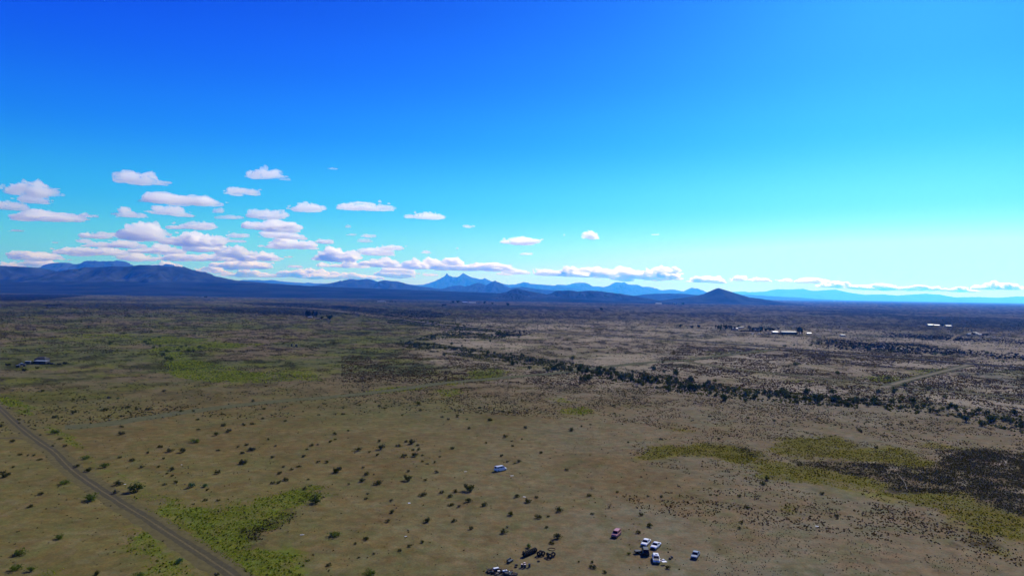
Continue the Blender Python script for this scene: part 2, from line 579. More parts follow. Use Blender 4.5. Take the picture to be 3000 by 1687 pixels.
def soil_albedo(x, y):
    px, py, D, green, dark, pale = soil_fields(x, y)
    n1 = fbm(x / 60, y / 60, 21)
    n2 = fbm(x / 260, y / 200, 31, 5)
    n3 = fbm(x / 9, y / 9, 41)
    t = smooth(500, 2300, px)
    c = mix3(np.broadcast_to(np.array(alb((103, 97, 68))), (*x.shape, 3)), alb((116, 107, 96)), t)
    c = mix3(c, alb((102, 88, 66)), smooth(.5, .75, n1) * .6 * (1 - .8 * smooth(1900, 2300, px)))          # warm brown stains
    c = mix3(c, alb((86, 92, 60)), smooth(.5, .72, n2) * .6 * smooth(1900, 900, px))
    c = mix3(c, alb((116, 114, 108)), smooth(.5, .7, fbm(x / 35, y / 35, 51)) * .5 * smooth(1200, 2000, px))
    c = mix3(c, alb((100, 84, 62)), smooth(.52, .7, fbm(x / 5, y / 5, 151, 4)) * .35 * (1 - .7 * smooth(1900, 2300, px)))
    c = mix3(c, alb((84, 92, 58)), smooth(.52, .7, fbm(x / 6, y / 6, 161, 4)) * .3)
    c = mix3(c, alb((118, 110, 96)), smooth(.55, .72, fbm(x / 3.5, y / 3.5, 171, 3)) * .35)
    # middle distance: mottled grey-green and mauve-brown scrub plain
    far = smooth(330, 700, D)
    m = smooth(.42, .6, fbm(x / 90, y / 90, 61, 5))
    scrub = mix3(np.broadcast_to(np.array(alb((92, 84, 72))), (*x.shape, 3)), alb((70, 78, 48)), m * (1 - .75 * smooth(1150, 1700, px)))
    scrub = mix3(scrub, alb((116, 106, 100)), smooth(1150, 1700, px) * .6)
    scrub = mix3(scrub, alb((108, 107, 102)), smooth(.5, .66, fbm(x / 120, y / 110, 71, 5)) * smooth(1300, 2300, px))
    c = c * (1 - far[..., None]) + scrub * far[..., None]
    st = fbm(x / 15, y / 20, 181, 6, .66)                                      # patchwork of bare crust, weeds and low brush
    c = mix3(c, alb((46, 46, 34)), smooth(.535, .575, st) * far * (.62 - .25 * smooth(1150, 1700, px) * smooth(1000, 600, D)))
    c = mix3(c, alb((132, 125, 120)), smooth(.485, .445, st) * far * (.2 + .55 * smooth(1100, 1900, px)))
    c = mix3(c, alb((98, 104, 46)), smooth(.555, .60, fbm(x / 40, y / 34, 191, 6, .62)) * far * (.55 - .3 * smooth(1200, 1900, px)))
    fd = smooth(1000, 2800, D)                                            # far soil darkened: closing brush and its backlit shadows put into the colour
    c = c * (1 - (.5 - .32 * smooth(1500, 500, px)) [..., None] * fd[..., None])
    band = smooth(.5, .62, fbm(x / 420, y / 420, 81, 5))                  # long dark bands of brush across the far plain
    c = mix3(c, alb((34, 36, 28)), band * smooth(1200, 2600, D) * (.7 - .25 * smooth(4000, 8000, D)))
    c = mix3(c, alb((146, 138, 134)), pale * .85)
    lush = np.array(alb((94, 108, 40)))[None] * smooth(1500, 900, px)[..., None] + np.array(alb((104, 102, 38)))[None] * (1 - smooth(1500, 900, px))[..., None]
    g = (green * (.55 + .35 * n3))[..., None]
    c = c * (1 - g) + lush * g
    c = mix3(c, alb((36, 36, 28)), dark * (.75 + .25 * n3))
    return np.clip(c, .005, .8)


def build_ground():
    az = np.concatenate([np.linspace(-180, -46, 30)[:-1], np.linspace(-46, 46, 660), np.linspace(46, 180, 30)[1:-1]])
    v = np.concatenate([[28000, 3500, 1600, 1200, 1000], np.arange(940, 40, -3.0), np.arange(40, 6, -1.2), [5, 4, 3.2, 2.5, 2, 1.6, 1.35, 1.15]])
    r = FPX * CAM_H / v
    A, Rr = np.meshgrid(np.radians(az), r)
    x, y = Rr * np.sin(A), Rr * np.cos(A)
    fwd = np.abs(A) < R(60)
    c = np.empty((*x.shape, 3))
    c[...] = alb((112, 102, 84))
    c[fwd] = soil_albedo(x[fwd], y[fwd])
    nr, na = x.shape
    verts = np.stack([x, y, np.zeros_like(x)], -1).reshape(-1, 3)
    verts = np.vstack([verts, [[0, 0, 0]]])
    cols = np.vstack([c.reshape(-1, 3), [alb((112, 102, 84))]])
    i, j = np.meshgrid(np.arange(nr - 1), np.arange(na), indexing='ij')
    j2 = (j + 1) % na
    q = np.stack([i * na + j, i * na + j2, (i + 1) * na + j2, (i + 1) * na + j], -1).reshape(-1, 4)[:, ::-1]
    j = np.arange(na)
    # the innermost ring closes on the point below the drone
    fan = np.stack([np.full(na, nr * na), (j + 1) % na, j, j], -1)
    me = np_mesh('ground', verts, np.vstack([q]), cols)
    o = link('ground', me, attr_material('soil', noises=((1.6, .2), (.28, .24), (.05, .16)), bump=.35, hue=.09))
    tag(o, kind='structure')
    o['label'] = 'flat brown desert plain dotted with scrub'


ROADS = []      # every track's centre line in the world, with its half-width: nothing grows there


def strip(name, pts, widths, color, z, label, n=16):
    """A dirt track: a ribbon through pixel points, width in metres."""
    P = [G(*p) for p in pts]
    q = []
    for k in range(len(P) - 1):            # Catmull-Rom through the points
        p0, p1, p2, p3 = P[max(k - 1, 0)], P[k], P[k + 1], P[min(k + 2, len(P) - 1)]
        for s in range(n):
            t = s / n
            q.append(.5 * ((2 * p1) + (p2 - p0) * t + (2 * p0 - 5 * p1 + 4 * p2 - p3) * t * t + (3 * p1 - p0 - 3 * p2 + p3) * t ** 3))
    q.append(P[-1])
    ROADS.append((np.array([(p.x, p.y) for p in P]), {'paved_road': 11.0, 'dirt_road': 3.0}.get(name, max(widths) * .8)))
    vs_, fs = [], []
    m = len(widths)
    for i, p in enumerate(q):
        d = (q[min(i + 1, len(q) - 1)] - q[max(i - 1, 0)]).normalized()
        nrm = Vector((-d.y, d.x, 0))
        for w in widths:
            wob = (.35 + .35 * abs(w)) * (fbm(np.array([p.x / 4.1 + w * 3]), np.array([p.y / 4.1]), 5)[0] - .5)
            a = p + nrm * (w + wob)
            vs_.append((a.x, a.y, z))
    for i in range(len(q) - 1):
        for k in range(0, m - 1):
            fs.append((i * m + k, i * m + k + 1, (i + 1) * m + k + 1, (i + 1) * m + k))
    me = bpy.data.meshes.new(name)
    me.from_pydata(vs_, [], fs)
    mats = color if isinstance(color, list) else [color]
    o = link(name, me, mats)
    if len(mats) > 1:
        for p in me.polygons:
            p.material_index = p.index % (m - 1)
    tag(o, label=label, kind='structure')
    return o


def build_roads():
    verge = material('track_verge', alb((94, 89, 68)), spec=0.0, noise=(.5, .22))
    rut = material('track_rut', alb((78, 75, 66)), spec=0.0, noise=(.8, .15))
    crown = material('track_crown', alb((100, 93, 76)), spec=0.0, noise=(1.2, .25))
    grey = material('grey_track', alb((88, 90, 72)), spec=0.0, noise=(.3, .2))
    asphalt_brush_shade = material('asphalt_brush_shade', alb((42, 40, 40)), spec=0.0, noise=(.4, .12))  # dark band wider than the road: roadside brush and shade coloured in
    shoulder = material('gravel_shoulder', alb((122, 116, 108)), spec=0.0, noise=(.4, .2))
    pale = material('pale_dirt', alb((116, 106, 90)), spec=0.0, noise=(.2, .15))
    main = [(-60, 1150), (0, 1197), (49, 1242), (94, 1278), (125, 1300), (158, 1322), (189, 1354), (219, 1382), (264, 1414), (321, 1451),
            (377, 1487), (434, 1521), (491, 1559), (547, 1594), (604, 1631), (660, 1668), (720, 1712), (800, 1775)]
    strip('dirt_road', main, [-4.2, -1.7, -.28, .28, 1.7, 4.2], [verge, rut, crown, rut, verge], .012,
          'two-rut dirt road curving down the left corner of the plain')
    strip('dirt_road', [(-60, 1281), (0, 1283), (55, 1283), (95, 1289), (125, 1302)], [-1.4, -.4, .4, 1.4], [rut, crown, rut], .008,
          'short dirt spur joining the two-rut road from the left')
    strip('dirt_track', [(190, 1252), (300, 1243), (420, 1225), (560, 1204), (700, 1187), (850, 1172), (1000, 1160), (1150, 1143), (1300, 1122),
                         (1500, 1104), (1660, 1090), (1760, 1077), (1880, 1063), (2000, 1056), (2110, 1042), (2272, 1023)],
          [-6.5, -2, 2, 6.5], [grey, grey, grey], .010, 'faint grey track running across the whole scrub plain to the paved road')
    strip('dirt_track', [(2600, 1132), (2640, 1118), (2700, 1103), (2760, 1088), (2845, 1067)], [-6, -2, 2, 6], [grey, shoulder, grey], .010,
          'broad pale gravel strip beside the weeds, climbing to the paved road')
    strip('dirt_track', [(2010, 1058), (2155, 1081), (2350, 1101), (2466, 1114), (2621, 1129), (2815, 1148), (3000, 1171), (3150, 1190)],
          [-5.5, -1.5, 1.5, 5.5], [grey, crown, grey], .014, 'thin track parallel to the paved road among the pale flats')
    road = [(600, 888), (900, 903), (1060, 919), (1270, 949), (1500, 967), (1700, 979), (2000, 997), (2300, 1020), (2500, 1037),
            (2700, 1054), (2850, 1066), (3000, 1077), (3200, 1094)]
    strip('paved_road', road, [-22, -9, 9, 22], [shoulder, asphalt_brush_shade, shoulder], .03, 'straight paved road crossing the plain past the power poles')
    strip('dirt_road', [(1620, 974), (1700, 966), (1873, 953), (2060, 949), (2200, 946)], [-4, 4], [pale], .02,
          'pale dirt road leading from the paved road to the tree-ringed homestead')
    strip('dirt_road', [(2783, 997), (2800, 985), (2812, 980), (2850, 980), (2880, 975)], [-3, 3], [pale], .05, 'kinked pale driveway to the far right farm')
    strip('dirt_road', [(2690, 958), (2800, 960), (2870, 966)], [-5, 5], [pale], .05, 'pale yard road in front of the long white sheds')
    strip('dirt_road', [(1960, 883), (2300, 890), (2420, 892), (2560, 896)], [-9, 9], [pale], .2, 'straight pale dirt road far out beneath the cone hill')
    strip('dirt_track', [(400, 905), (620, 930), (900, 925)], [-2, 2], [grey], .02, 'faint track far out on the left plain')


# ------------------------------------------------------------------ mountains
ROCK = {}


def rock(name, c, scale):
    if name not in ROCK:
        ROCK[name] = material(name, c, noise=(scale, .7), spec=0.0)
    return ROCK[name]


def mountain(name, crest, D, front, back, seed, mat, label, rough=.7, nu=420, nv=70, power=1.35):
    """A range from its skyline: crest pixels set at depth D, spurs and gullies on both flanks."""
    P = [at_depth(x, y, D) for x, y in crest]
    for i, sg in ((0, -1), (-1, 1)):          # run out to the plain at both ends
        if P[i].z > 8:
            e = Vector((P[i].x + sg * max(.5 * front, P[i].z * 3), D, 0))
            P = [e] + P if i == 0 else P + [e]
    xs, zs = np.array([p.x for p in P]), np.array([p.z for p in P])
    u = np.unique(np.concatenate([np.linspace(xs[0], xs[-1], nu), xs]))
    cz = np.interp(u, xs, zs)
    px = D / FPX
    cz = np.maximum(cz + (fbm(u / (5 * px), u * 0, seed, 3) - .5) * 1.3 * px, 1)
    v = np.concatenate([np.linspace(-1, 0, nv), np.linspace(0, 1, nv // 2)[1:]])
    U, V = np.meshgrid(u, v)
    Cz = np.broadcast_to(cz, U.shape)
    s = np.clip(1 - np.abs(V), 0, 1)
    Y = D + np.where(V < 0, V * front, V * back)
    # each spur leans: shift the crest height sampled by a warp growing away from the crest
    wl = max(front, 1) * .13
    warp = (fbm(U / wl, Y / wl, seed + 3) - .5) * wl * 2.6 * np.abs(V) ** .6
    Cw = np.interp((U + warp).ravel(), u, cz).reshape(U.shape)
    ridge = 1 - np.abs(2 * fbm(U / (wl * .8), Y / (wl * 2.4), seed + 9, 6, .6) - 1)
    Z = (Cz * (1 - np.abs(V) ** .5) + Cw * np.abs(V) ** .5) * s ** power
    Z = Z * (1 + rough * 4 * s * (1 - s) * (ridge - .7) * 1.9)
    Z = np.minimum(Z, Cz * (1 - .04 * np.abs(V))) - 1.5 * (s < .001)
    n, m = U.shape
    i, j = np.meshgrid(np.arange(n - 1), np.arange(m - 1), indexing='ij')
    q = np.stack([i * m + j, i * m + j + 1, (i + 1) * m + j + 1, (i + 1) * m + j], -1).reshape(-1, 4)
    me = np_mesh(name, np.stack([U, Y, Z], -1).reshape(-1, 3), q, smooth_shade=False)
    o = link(name, me, mat)
    tag(o, label=label, kind='structure')
    return o


def build_mountains():
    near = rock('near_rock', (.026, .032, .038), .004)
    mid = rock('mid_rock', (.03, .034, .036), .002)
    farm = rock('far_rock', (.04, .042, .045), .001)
    fan = rock('fan_scrub', (.014, .017, .016), .002)
    mountain('hill', [(-700, 826), (-300, 820), (0, 819), (150, 823), (300, 821), (450, 826), (600, 826), (700, 829), (850, 835), (1000, 842), (1200, 849), (1420, 857), (1600, 866)],
             9300, 2600, 3000, 4, fan, 'broad scrub-covered fan sloping up to the left mountains', rough=.25, power=1.1)
    mountain('mountain', [(-700, 790), (-300, 786), (0, 784), (16, 779), (28, 783), (44, 780), (64, 782), (84, 782), (96, 787), (106, 800),
                          (125, 808), (150, 813), (180, 812), (200, 800), (230, 792), (255, 790), (290, 783), (365, 782), (390, 779), (412, 776), (437, 778),
                          (466, 777), (480, 780), (500, 781), (521, 783), (539, 781), (559, 789), (579, 794), (591, 802), (626, 810),
                          (670, 819), (699, 822), (780, 829), (880, 836)],
             10500, 2600, 2500, 8, near, 'dark blue front range of mountains at the left edge', nu=640)
    mountain('mountain', [(-700, 800), (0, 800), (84, 795), (96, 787), (116, 784), (140, 781), (154, 774), (180, 770), (201, 770), (214, 780), (224, 780),
                          (242, 774), (259, 771), (278, 763), (291, 768), (303, 764.5), (322, 768), (344, 763), (364, 776), (390, 779),
                          (437, 778), (466, 777), (478, 778), (488, 773), (501, 775), (521, 783), (600, 815), (700, 830)],
             22000, 3000, 4000, 15, mid, 'flat-topped and domed peaks rising behind the left front range', nu=560)
    mountain('mountain', [(640, 835), (690, 824), (712, 820), (761, 820), (770, 822), (799, 820), (825, 824), (857, 827), (895, 829), (901, 827.5), (921, 830),
                          (962, 831), (1100, 834), (1260, 840)], 34000, 5000, 4000, 22, mid, 'low pale blue ridge behind the end of the left fan', rough=.2)
    mountain('mountain', [(880, 842), (968, 832), (991, 828), (1014, 823.5), (1023, 818.6), (1035, 818), (1048, 820), (1078, 818), (1090, 820), (1113, 826.5),
                          (1128, 821), (1145, 823), (1166, 824.4), (1189, 831), (1212, 836), (1300, 848), (1400, 856)],
             16500, 3500, 3000, 28, near, 'dark blue flat-crested ridge left of the twin peaks', nu=340)
    mountain('mountain', [(1150, 838), (1198, 833), (1218, 834.6), (1241, 834), (1268, 827), (1291, 817), (1304, 810), (1308, 805.5), (1310.5, 800.5), (1313.5, 805.5),
                          (1316, 807.5), (1329, 811), (1340, 812), (1349, 807.5), (1352.5, 803), (1357, 800.5), (1362, 802.5), (1370, 807), (1384, 813), (1410, 818.6),
                          (1416, 817), (1420.5, 815), (1426, 818), (1436.5, 823), (1450, 826.5), (1473, 831), (1489, 834), (1510.6, 833), (1535, 826.6),
                          (1546, 828), (1554, 831), (1591, 834), (1640, 838), (1720, 850), (1800, 860)],
             40000, 6000, 5000, 35, mid, 'twin-peaked blue mountain with one needle-sharp summit', nu=460)
    mountain('mountain', [(1270, 856), (1296, 846), (1324, 838), (1349, 835), (1368, 840), (1385, 832), (1399, 828), (1415, 832), (1423.6, 836), (1436, 830),
                          (1444, 826), (1451, 822), (1457, 826), (1464, 828), (1479.5, 837), (1495, 843), (1530, 840), (1570, 846), (1640, 852), (1750, 862)],
             19500, 3500, 3000, 41, near, 'dark pointed hill in front of the twin-peaked mountain', nu=320)
    mountain('mountain', [(1560, 850), (1628.6, 838), (1630, 833.4), (1660, 835), (1680, 830), (1684.5, 829), (1697, 828), (1715.5, 828), (1731, 838.4), (1756, 839.6),
                          (1768, 841), (1787, 836), (1800, 828), (1804, 826.6), (1814, 827), (1824, 828), (1827, 826.2), (1835, 832.8), (1855, 834),
                          (1864.6, 833.4), (1880, 840.6), (1902, 839.6), (1920.5, 847), (1936, 851), (1952, 849), (1967, 848), (1985, 852),
                          (2003, 853), (2015, 847), (2028, 842), (2034, 845), (2041, 852.6), (2071, 857), (2200, 864), (2300, 870)],
             50000, 7000, 5000, 47, farm, 'pale blue jagged mesas to the right of the twin-peaked mountain', nu=460)
    mountain('mountain', [(2060, 868), (2130, 856), (2182, 853.4), (2195, 856), (2242, 853.4), (2276, 847), (2315, 847.5), (2353, 846), (2382, 852), (2415, 850),
                          (2446.6, 848), (2489, 857), (2532, 863), (2583, 862), (2626, 865.4), (2711, 860), (2754, 863), (2788, 870.5), (2873, 870),
                          (2925, 872), (2980, 868), (3100, 872), (3300, 885)],
             95000, 9000, 8000, 53, farm, 'palest distant mountains fading into haze at right', nu=360, rough=.2)
    mountain('hill', [(1990, 873), (2032, 868), (2062, 861), (2075, 855), (2088, 849.6), (2098, 845), (2105, 843.5), (2113, 846), (2135, 852.6), (2165, 862),
                      (2194.6, 871), (2230, 875)], 8200, 800, 900, 60, near, 'lone dark cone-shaped hill at right centre', nu=160, rough=.2)
    mountain('hill', [(1455, 862), (1473, 857), (1486, 854), (1500, 848), (1517, 844.6), (1535, 850), (1552, 853), (1570, 856), (1600, 862)], 8600, 900, 900, 66, near,
             'small brown double hill below the dark pointed hill', nu=140)
    mountain('hill', [(1462, 866), (1480, 862), (1490, 858.5), (1500, 857.5), (1510, 859.5), (1535, 865)], 7400, 350, 400, 72, near, 'tiny dark knoll at the foot of the brown double hill', nu=80)
    mountain('hill', [(1595, 864), (1616, 859), (1625, 854), (1632, 851), (1648, 851.5), (1666, 850), (1680, 852), (1691, 854), (1715, 852), (1740, 851.4), (1760, 853),
                      (1778, 856), (1815, 860), (1860, 868)], 8900, 900, 900, 78, near, 'long low dark hill with a knob at its left end', nu=180)
    mountain('hill', [(1840, 869), (1900, 861), (1960, 859.5), (2010, 861), (2060, 866), (2110, 871)], 15000, 1500, 1500, 84, near, 'low blue rise left of the cone-shaped hill', nu=120)


# ------------------------------------------------------------------ air
def build_haze():
    b = MB()
    b.box((0, 0, 884), (300000, 300000, 1772))
    m = bpy.data.materials.new('air')
    m.use_nodes = True
    t = m.node_tree
    t.nodes.clear()
    out = nn(t, 'ShaderNodeOutputMaterial')
    v = nn(t, 'ShaderNodeVolumePrincipled')
    v.inputs['Color'].default_value = (*HAZE_COLOR, 1)
    v.inputs['Absorption Color'].default_value = (1, 1, 1, 1)
    v.inputs['Density'].default_value = HAZE_DENSITY
    v.inputs['Anisotropy'].default_value = HAZE_G
    t.links.new(v.outputs[0], out.inputs['Volume'])
    o = b.build('haze', [m])
    tag(o, kind='stuff')


HAZE_COLOR, HAZE_DENSITY, HAZE_G = (.03, .24, 1.0), 4.4e-5, .45
# ------------------------------------------------------------------ low vegetation that nobody could count
def jit(n, s=1.0):
    return (RNG.random(n) - .5) * 2 * s


def tuft_mesh(name, P, h, r, col, k=6, shade=.25, flare=.85, upright=.35):
    """Grass tufts or low bushes: k leaf triangles around each point, leaning outwards, each with its own tone."""
    n = len(P)
    a = (np.arange(k)[None, :] + RNG.random((n, k))) * (2 * PI / k) + RNG.random((n, 1)) * 6
    out = np.stack([np.cos(a), np.sin(a)], -1)
    per = np.stack([-out[..., 1], out[..., 0]], -1)
    rr, hh = r[:, None], h[:, None]
    lean = flare * RNG.uniform(.25, 1.0, (n, k))
    base = P[:, None, :] + out * (rr * RNG.uniform(.0, .45, (n, k)))[..., None]
    wid = (rr * RNG.uniform(.35, .65, (n, k)))[..., None]
    v0 = np.concatenate([base - per * wid, np.full((n, k, 1), -.02)], -1)
    v1 = np.concatenate([base + per * wid, np.full((n, k, 1), -.02)], -1)
    tip = P[:, None, :] + out * (rr * lean)[..., None] + per * (rr * RNG.uniform(-.4, .4, (n, k)))[..., None]
    v2 = np.concatenate([tip, (hh * RNG.uniform(upright, 1.0, (n, k)))[..., None]], -1)
    V = np.stack([v0, v1, v2], 2).reshape(-1, 3)
    F = np.arange(len(V)).reshape(-1, 3)
    C = np.repeat(col, k * 3, 0) * np.repeat(RNG.uniform(1 - shade, 1 + shade, n * k), 3)[:, None]
    return np_mesh(name, V, F, np.clip(C, .004, .8))


LEAF = {}


def leafmat():
    if 'm' not in LEAF:
        LEAF['m'] = attr_material('leaf_cover', translucent=.35, noises=((.4, .15),))
    return LEAF['m']


def stuff(name, P, h, r, col, label, **kw):
    keep = off_road(P)
    P, h, r, col = P[keep], h[keep], r[keep], col[keep]
    o = link(name, tuft_mesh(name, P, h, r, col, **kw), leafmat())
    tag(o, label=label, kind='stuff')
    return o


def sample_poly(poly, density):
    """World points spread evenly inside a polygon given in photo pixels."""
    W = [G(max(-400, min(3400, x)), max(y, horizon(x) + 12)) for x, y in poly]
    wp = [(p.x, p.y) for p in W]
    xs, ys = [p[0] for p in wp], [p[1] for p in wp]
    n = int((max(xs) - min(xs)) * (max(ys) - min(ys)) * density)
    n = min(n, 400000)
    x, y = RNG.uniform(min(xs), max(xs), n), RNG.uniform(min(ys), max(ys), n)
    m = inside(x, y, wp)
    return np.stack([x[m], y[m]], -1)


def rough_edge(P, s=6.0, amt=.5):
    return P[fbm(P[:, 0] / s, P[:, 1] / s, 91) > amt]


def palette(n, cols, weights=None):
    c = np.array([alb(q) for q in cols])
    i = RNG.choice(len(c), n, p=weights)
    return c[i] * RNG.uniform(.75, 1.25, (n, 1))


def off_road(P, skip_tracks=False):
    """Which points stand clear of every road and track."""
    keep = np.ones(len(P), bool)
    for line, hw in ROADS:
        lo, hi = line.min(0) - hw, line.max(0) + hw
        idx = np.nonzero(keep & (P[:, 0] > lo[0]) & (P[:, 0] < hi[0]) & (P[:, 1] > lo[1]) & (P[:, 1] < hi[1]))[0]
        if not len(idx):
            continue
        Q = P[idx]
        d = np.full(len(Q), 1e9)
        for (ax, ay), (bx, by) in zip(line, line[1:]):
            L2 = (bx - ax) ** 2 + (by - ay) ** 2
            t = np.clip(((Q[:, 0] - ax) * (bx - ax) + (Q[:, 1] - ay) * (by - ay)) / L2, 0, 1)
            d = np.minimum(d, np.hypot(Q[:, 0] - ax - t * (bx - ax), Q[:, 1] - ay - t * (by - ay)))
        keep[idx[d < hw]] = False
    return keep


def soil_test(P):
    return soil_fields(P[:, 0], P[:, 1])


def build_ground_cover():
    OLIVE = [(146, 142, 36), (126, 126, 34), (158, 146, 52), (80, 84, 28)]
    LUSH = [(138, 152, 42), (114, 136, 38), (156, 158, 52), (58, 70, 24)]
    BROWN = [(74, 58, 34), (60, 50, 28), (92, 74, 44), (50, 46, 26)]
    DUSK = [(54, 54, 36), (68, 66, 44), (44, 44, 32), (84, 80, 50)]
    # --- weeds filling the meadows
    near, far = [], []
    for poly, g in GREEN:
        cy = sum(q[1] for q in poly) / len(poly)
        P = sample_poly(expand(poly, 1.3 if cy > 1250 else 1.1), 4.6 if cy > 1250 else .8)
        J = RNG.normal(size=P.shape) * RNG.choice([.5, 1.8, 4.2], (len(P), 1), p=[.4, .38, .22])
        _, _, D, gr, dk, pl = soil_test(P + J)
        P = P[(gr > .2) & (RNG.random(len(P)) < gr)]
        (near if cy > 1250 else far).append(P)
    P = np.vstack(near)
    lush = to_px(P[:, 0], P[:, 1])[0] < 1200
    for nm, m, cols, lab in (('weed_meadow', lush, LUSH, 'lush yellow-green weeds covering the ground beside the dirt road'),
                             ('weed_meadow', ~lush, OLIVE, 'olive weeds covering the shallow basin at right')):
        Q = P[m]
        tall = (RNG.random(len(Q)) < .07)
        stuff(nm, Q, np.where(tall, RNG.uniform(.35, .6, len(Q)), RNG.uniform(.06, .24, len(Q))), RNG.uniform(.16, .42, len(Q)) * np.where(tall, 1.3, 1), np.where(tall[:, None], .45, 1) * palette(len(Q), cols, [.4, .3, .24, .06]), lab, k=6)
    P = np.vstack(far)
    stuff('weed_meadow', P, RNG.uniform(.25, .7, len(P)), RNG.uniform(.4, 1.0, len(P)), palette(len(P), LUSH, [.35, .3, .3, .05]),
          'bright green weed swales far out on the plain', k=5)
    # --- dark low brush
    near, far = [], []
    for poly, g in DARK:
        cy = sum(q[1] for q in poly) / len(poly)
        if g == 0:
            continue
        P = sample_poly(expand(poly, 1.15), 2.4 if cy > 1200 else (.10 if cy > 950 else .012))
        J = RNG.normal(size=P.shape) * RNG.choice([.5, 2.2, 5.5], (len(P), 1), p=[.4, .38, .22]) * (1 if cy > 1200 else 5)
        _, _, D, gr, dk, pl = soil_test(P + J)
        P = P[RNG.random(len(P)) < dk * 1.15]
        (near if cy > 1200 else far).append(P)
    P = np.vstack(near)
    stuff('dark_brush', P, RNG.uniform(.2, .6, len(P)), RNG.uniform(.22, .5, len(P)), palette(len(P), DUSK), 'blackish low brush filling the basin at right', k=6)
    P = np.vstack(far)
    stuff('dark_brush', P, RNG.uniform(1.0, 2.6, len(P)), RNG.uniform(1.0, 3.0, len(P)), palette(len(P), [(26, 28, 24), (34, 36, 26), (20, 24, 22)]),
          'dark thickets in bands across the distant plain', k=6)
    # --- chains and rings of brown tussocks: they follow the contour lines of a noise field
    Z1 = [(1180, 1165), (1350, 1135), (1700, 1128), (2300, 1178), (3050, 1262), (3050, 1420), (2750, 1322), (2500, 1276), (2250, 1290), (2050, 1270),
          (1850, 1240), (1560, 1222), (1300, 1205)]
    Z2 = [(1860, 1290), (2100, 1270), (2300, 1272), (2600, 1300), (3050, 1340), (3050, 1690), (2700, 1540), (2450, 1500), (2250, 1470), (2060, 1440), (2000, 1380), (1830, 1350)]
    Z3 = [(1820, 1452), (1960, 1440), (2110, 1470), (2320, 1480), (2560, 1470), (2860, 1560), (3000, 1660), (2700, 1600), (2420, 1560), (2260, 1540), (2060, 1530), (1880, 1500)]
    Z4 = [(1000, 1040), (1300, 1040), (1500, 1080), (2000, 1110), (1700, 1130), (1300, 1120), (1000, 1120)]
    Z5 = [(2000, 1010), (2700, 1040), (3100, 1080), (3100, 1240), (2600, 1190), (2100, 1150), (1850, 1110)]
    parts = []
    for zone, den, s, w, rr in ((Z1, .55, 16, .030, (.25, .6)), (Z2, .7, 11, .030, (.2, .5)), (Z3, 1.0, 8, .05, (.2, .5)), (Z4, .34, 26, .04, (.45, 1.0)), (Z5, .32, 30, .04, (.45, 1.1))):
        P = sample_poly(zone, den)
        f = fbm(P[:, 0] / s, P[:, 1] / s, 101, 4)
        m = (np.abs(f - .5) < w) | (np.abs(f - .60) < w * .6) | (f > .665)
        P = P[m]
        parts.append((P, RNG.uniform(*rr, len(P))))
    P = np.vstack([p for p, _ in parts])
    r = np.concatenate([q for _, q in parts])
    stuff('tussock_grass', P, r * RNG.uniform(.6, 1.1, len(P)), r, palette(len(P), BROWN), 'brown tussocks in broken chains and rings on the bare flats', k=6)
    # --- small scattered tufts of the open ground
    P = sample_poly([(-100, 1130), (900, 1130), (1500, 1140), (2100, 1220), (2300, 1420), (2600, 1500), (3100, 1640), (3100, 1760), (-100, 1760)], .05)
    m = fbm(P[:, 0] / 22, P[:, 1] / 22, 111) > .44
    P = P[m]
    r = RNG.uniform(.1, .36, len(P)) * RNG.choice([1, 1, 1.5], len(P))
    stuff('scattered_tufts', P, r * .65, r, palette(len(P), [(58, 52, 30), (64, 56, 32), (38, 38, 24), (84, 80, 40)]), 'small dry tufts scattered over the open ground', k=5)
    P = sample_poly([(2080, 1500), (2300, 1530), (2700, 1580), (3100, 1690), (3100, 1760), (2060, 1760)], .55)
    P = P[fbm(P[:, 0] / 15, P[:, 1] / 15, 121) > .42]
    r = RNG.uniform(.09, .26, len(P))
    stuff('scattered_tufts', P, r * 1.2, r, palette(len(P), [(26, 26, 20), (36, 34, 24), (30, 34, 24)]), 'tiny dark tufts peppering the grey flat at lower right', k=5)
    # --- undergrowth along the wash
    P = sample_poly([(1140, 1000), (1250, 1003), (1350, 1018), (1500, 1038), (1660, 1060), (1800, 1082), (1960, 1100), (2200, 1138), (2500, 1165), (2800, 1188), (3100, 1250),
                     (3100, 1300), (2800, 1222), (2560, 1200), (2200, 1174), (1980, 1150), (1800, 1118), (1660, 1092), (1500, 1064), (1350, 1044), (1200, 1022)], .16)
    P = P[fbm(P[:, 0] / 18, P[:, 1] / 18, 141, 4) > .47]
    r = RNG.uniform(.5, 1.5, len(P))
    stuff('wash_thicket', P, r * RNG.uniform(.7, 1.3, len(P)), r, palette(len(P), [(52, 60, 28), (70, 76, 32), (40, 50, 24), (92, 94, 38)]), 'dense green undergrowth along the wash', k=7)
    P = sample_poly([(1120, 930), (1240, 936), (1400, 955), (1500, 975), (1490, 992), (1300, 992), (1180, 1006), (1240, 985), (1330, 965), (1140, 948)], .05)
    P = P[fbm(P[:, 0] / 30, P[:, 1] / 30, 147, 4) > .46]
    r = RNG.uniform(.8, 2.2, len(P))
    stuff('wash_thicket', P, r, r, palette(len(P), [(58, 70, 30), (78, 86, 36), (44, 52, 26)]), 'green undergrowth between the wash and the paved road', k=6)
    # --- scrub of the middle distance, in three belts
    allP, allr = [], []
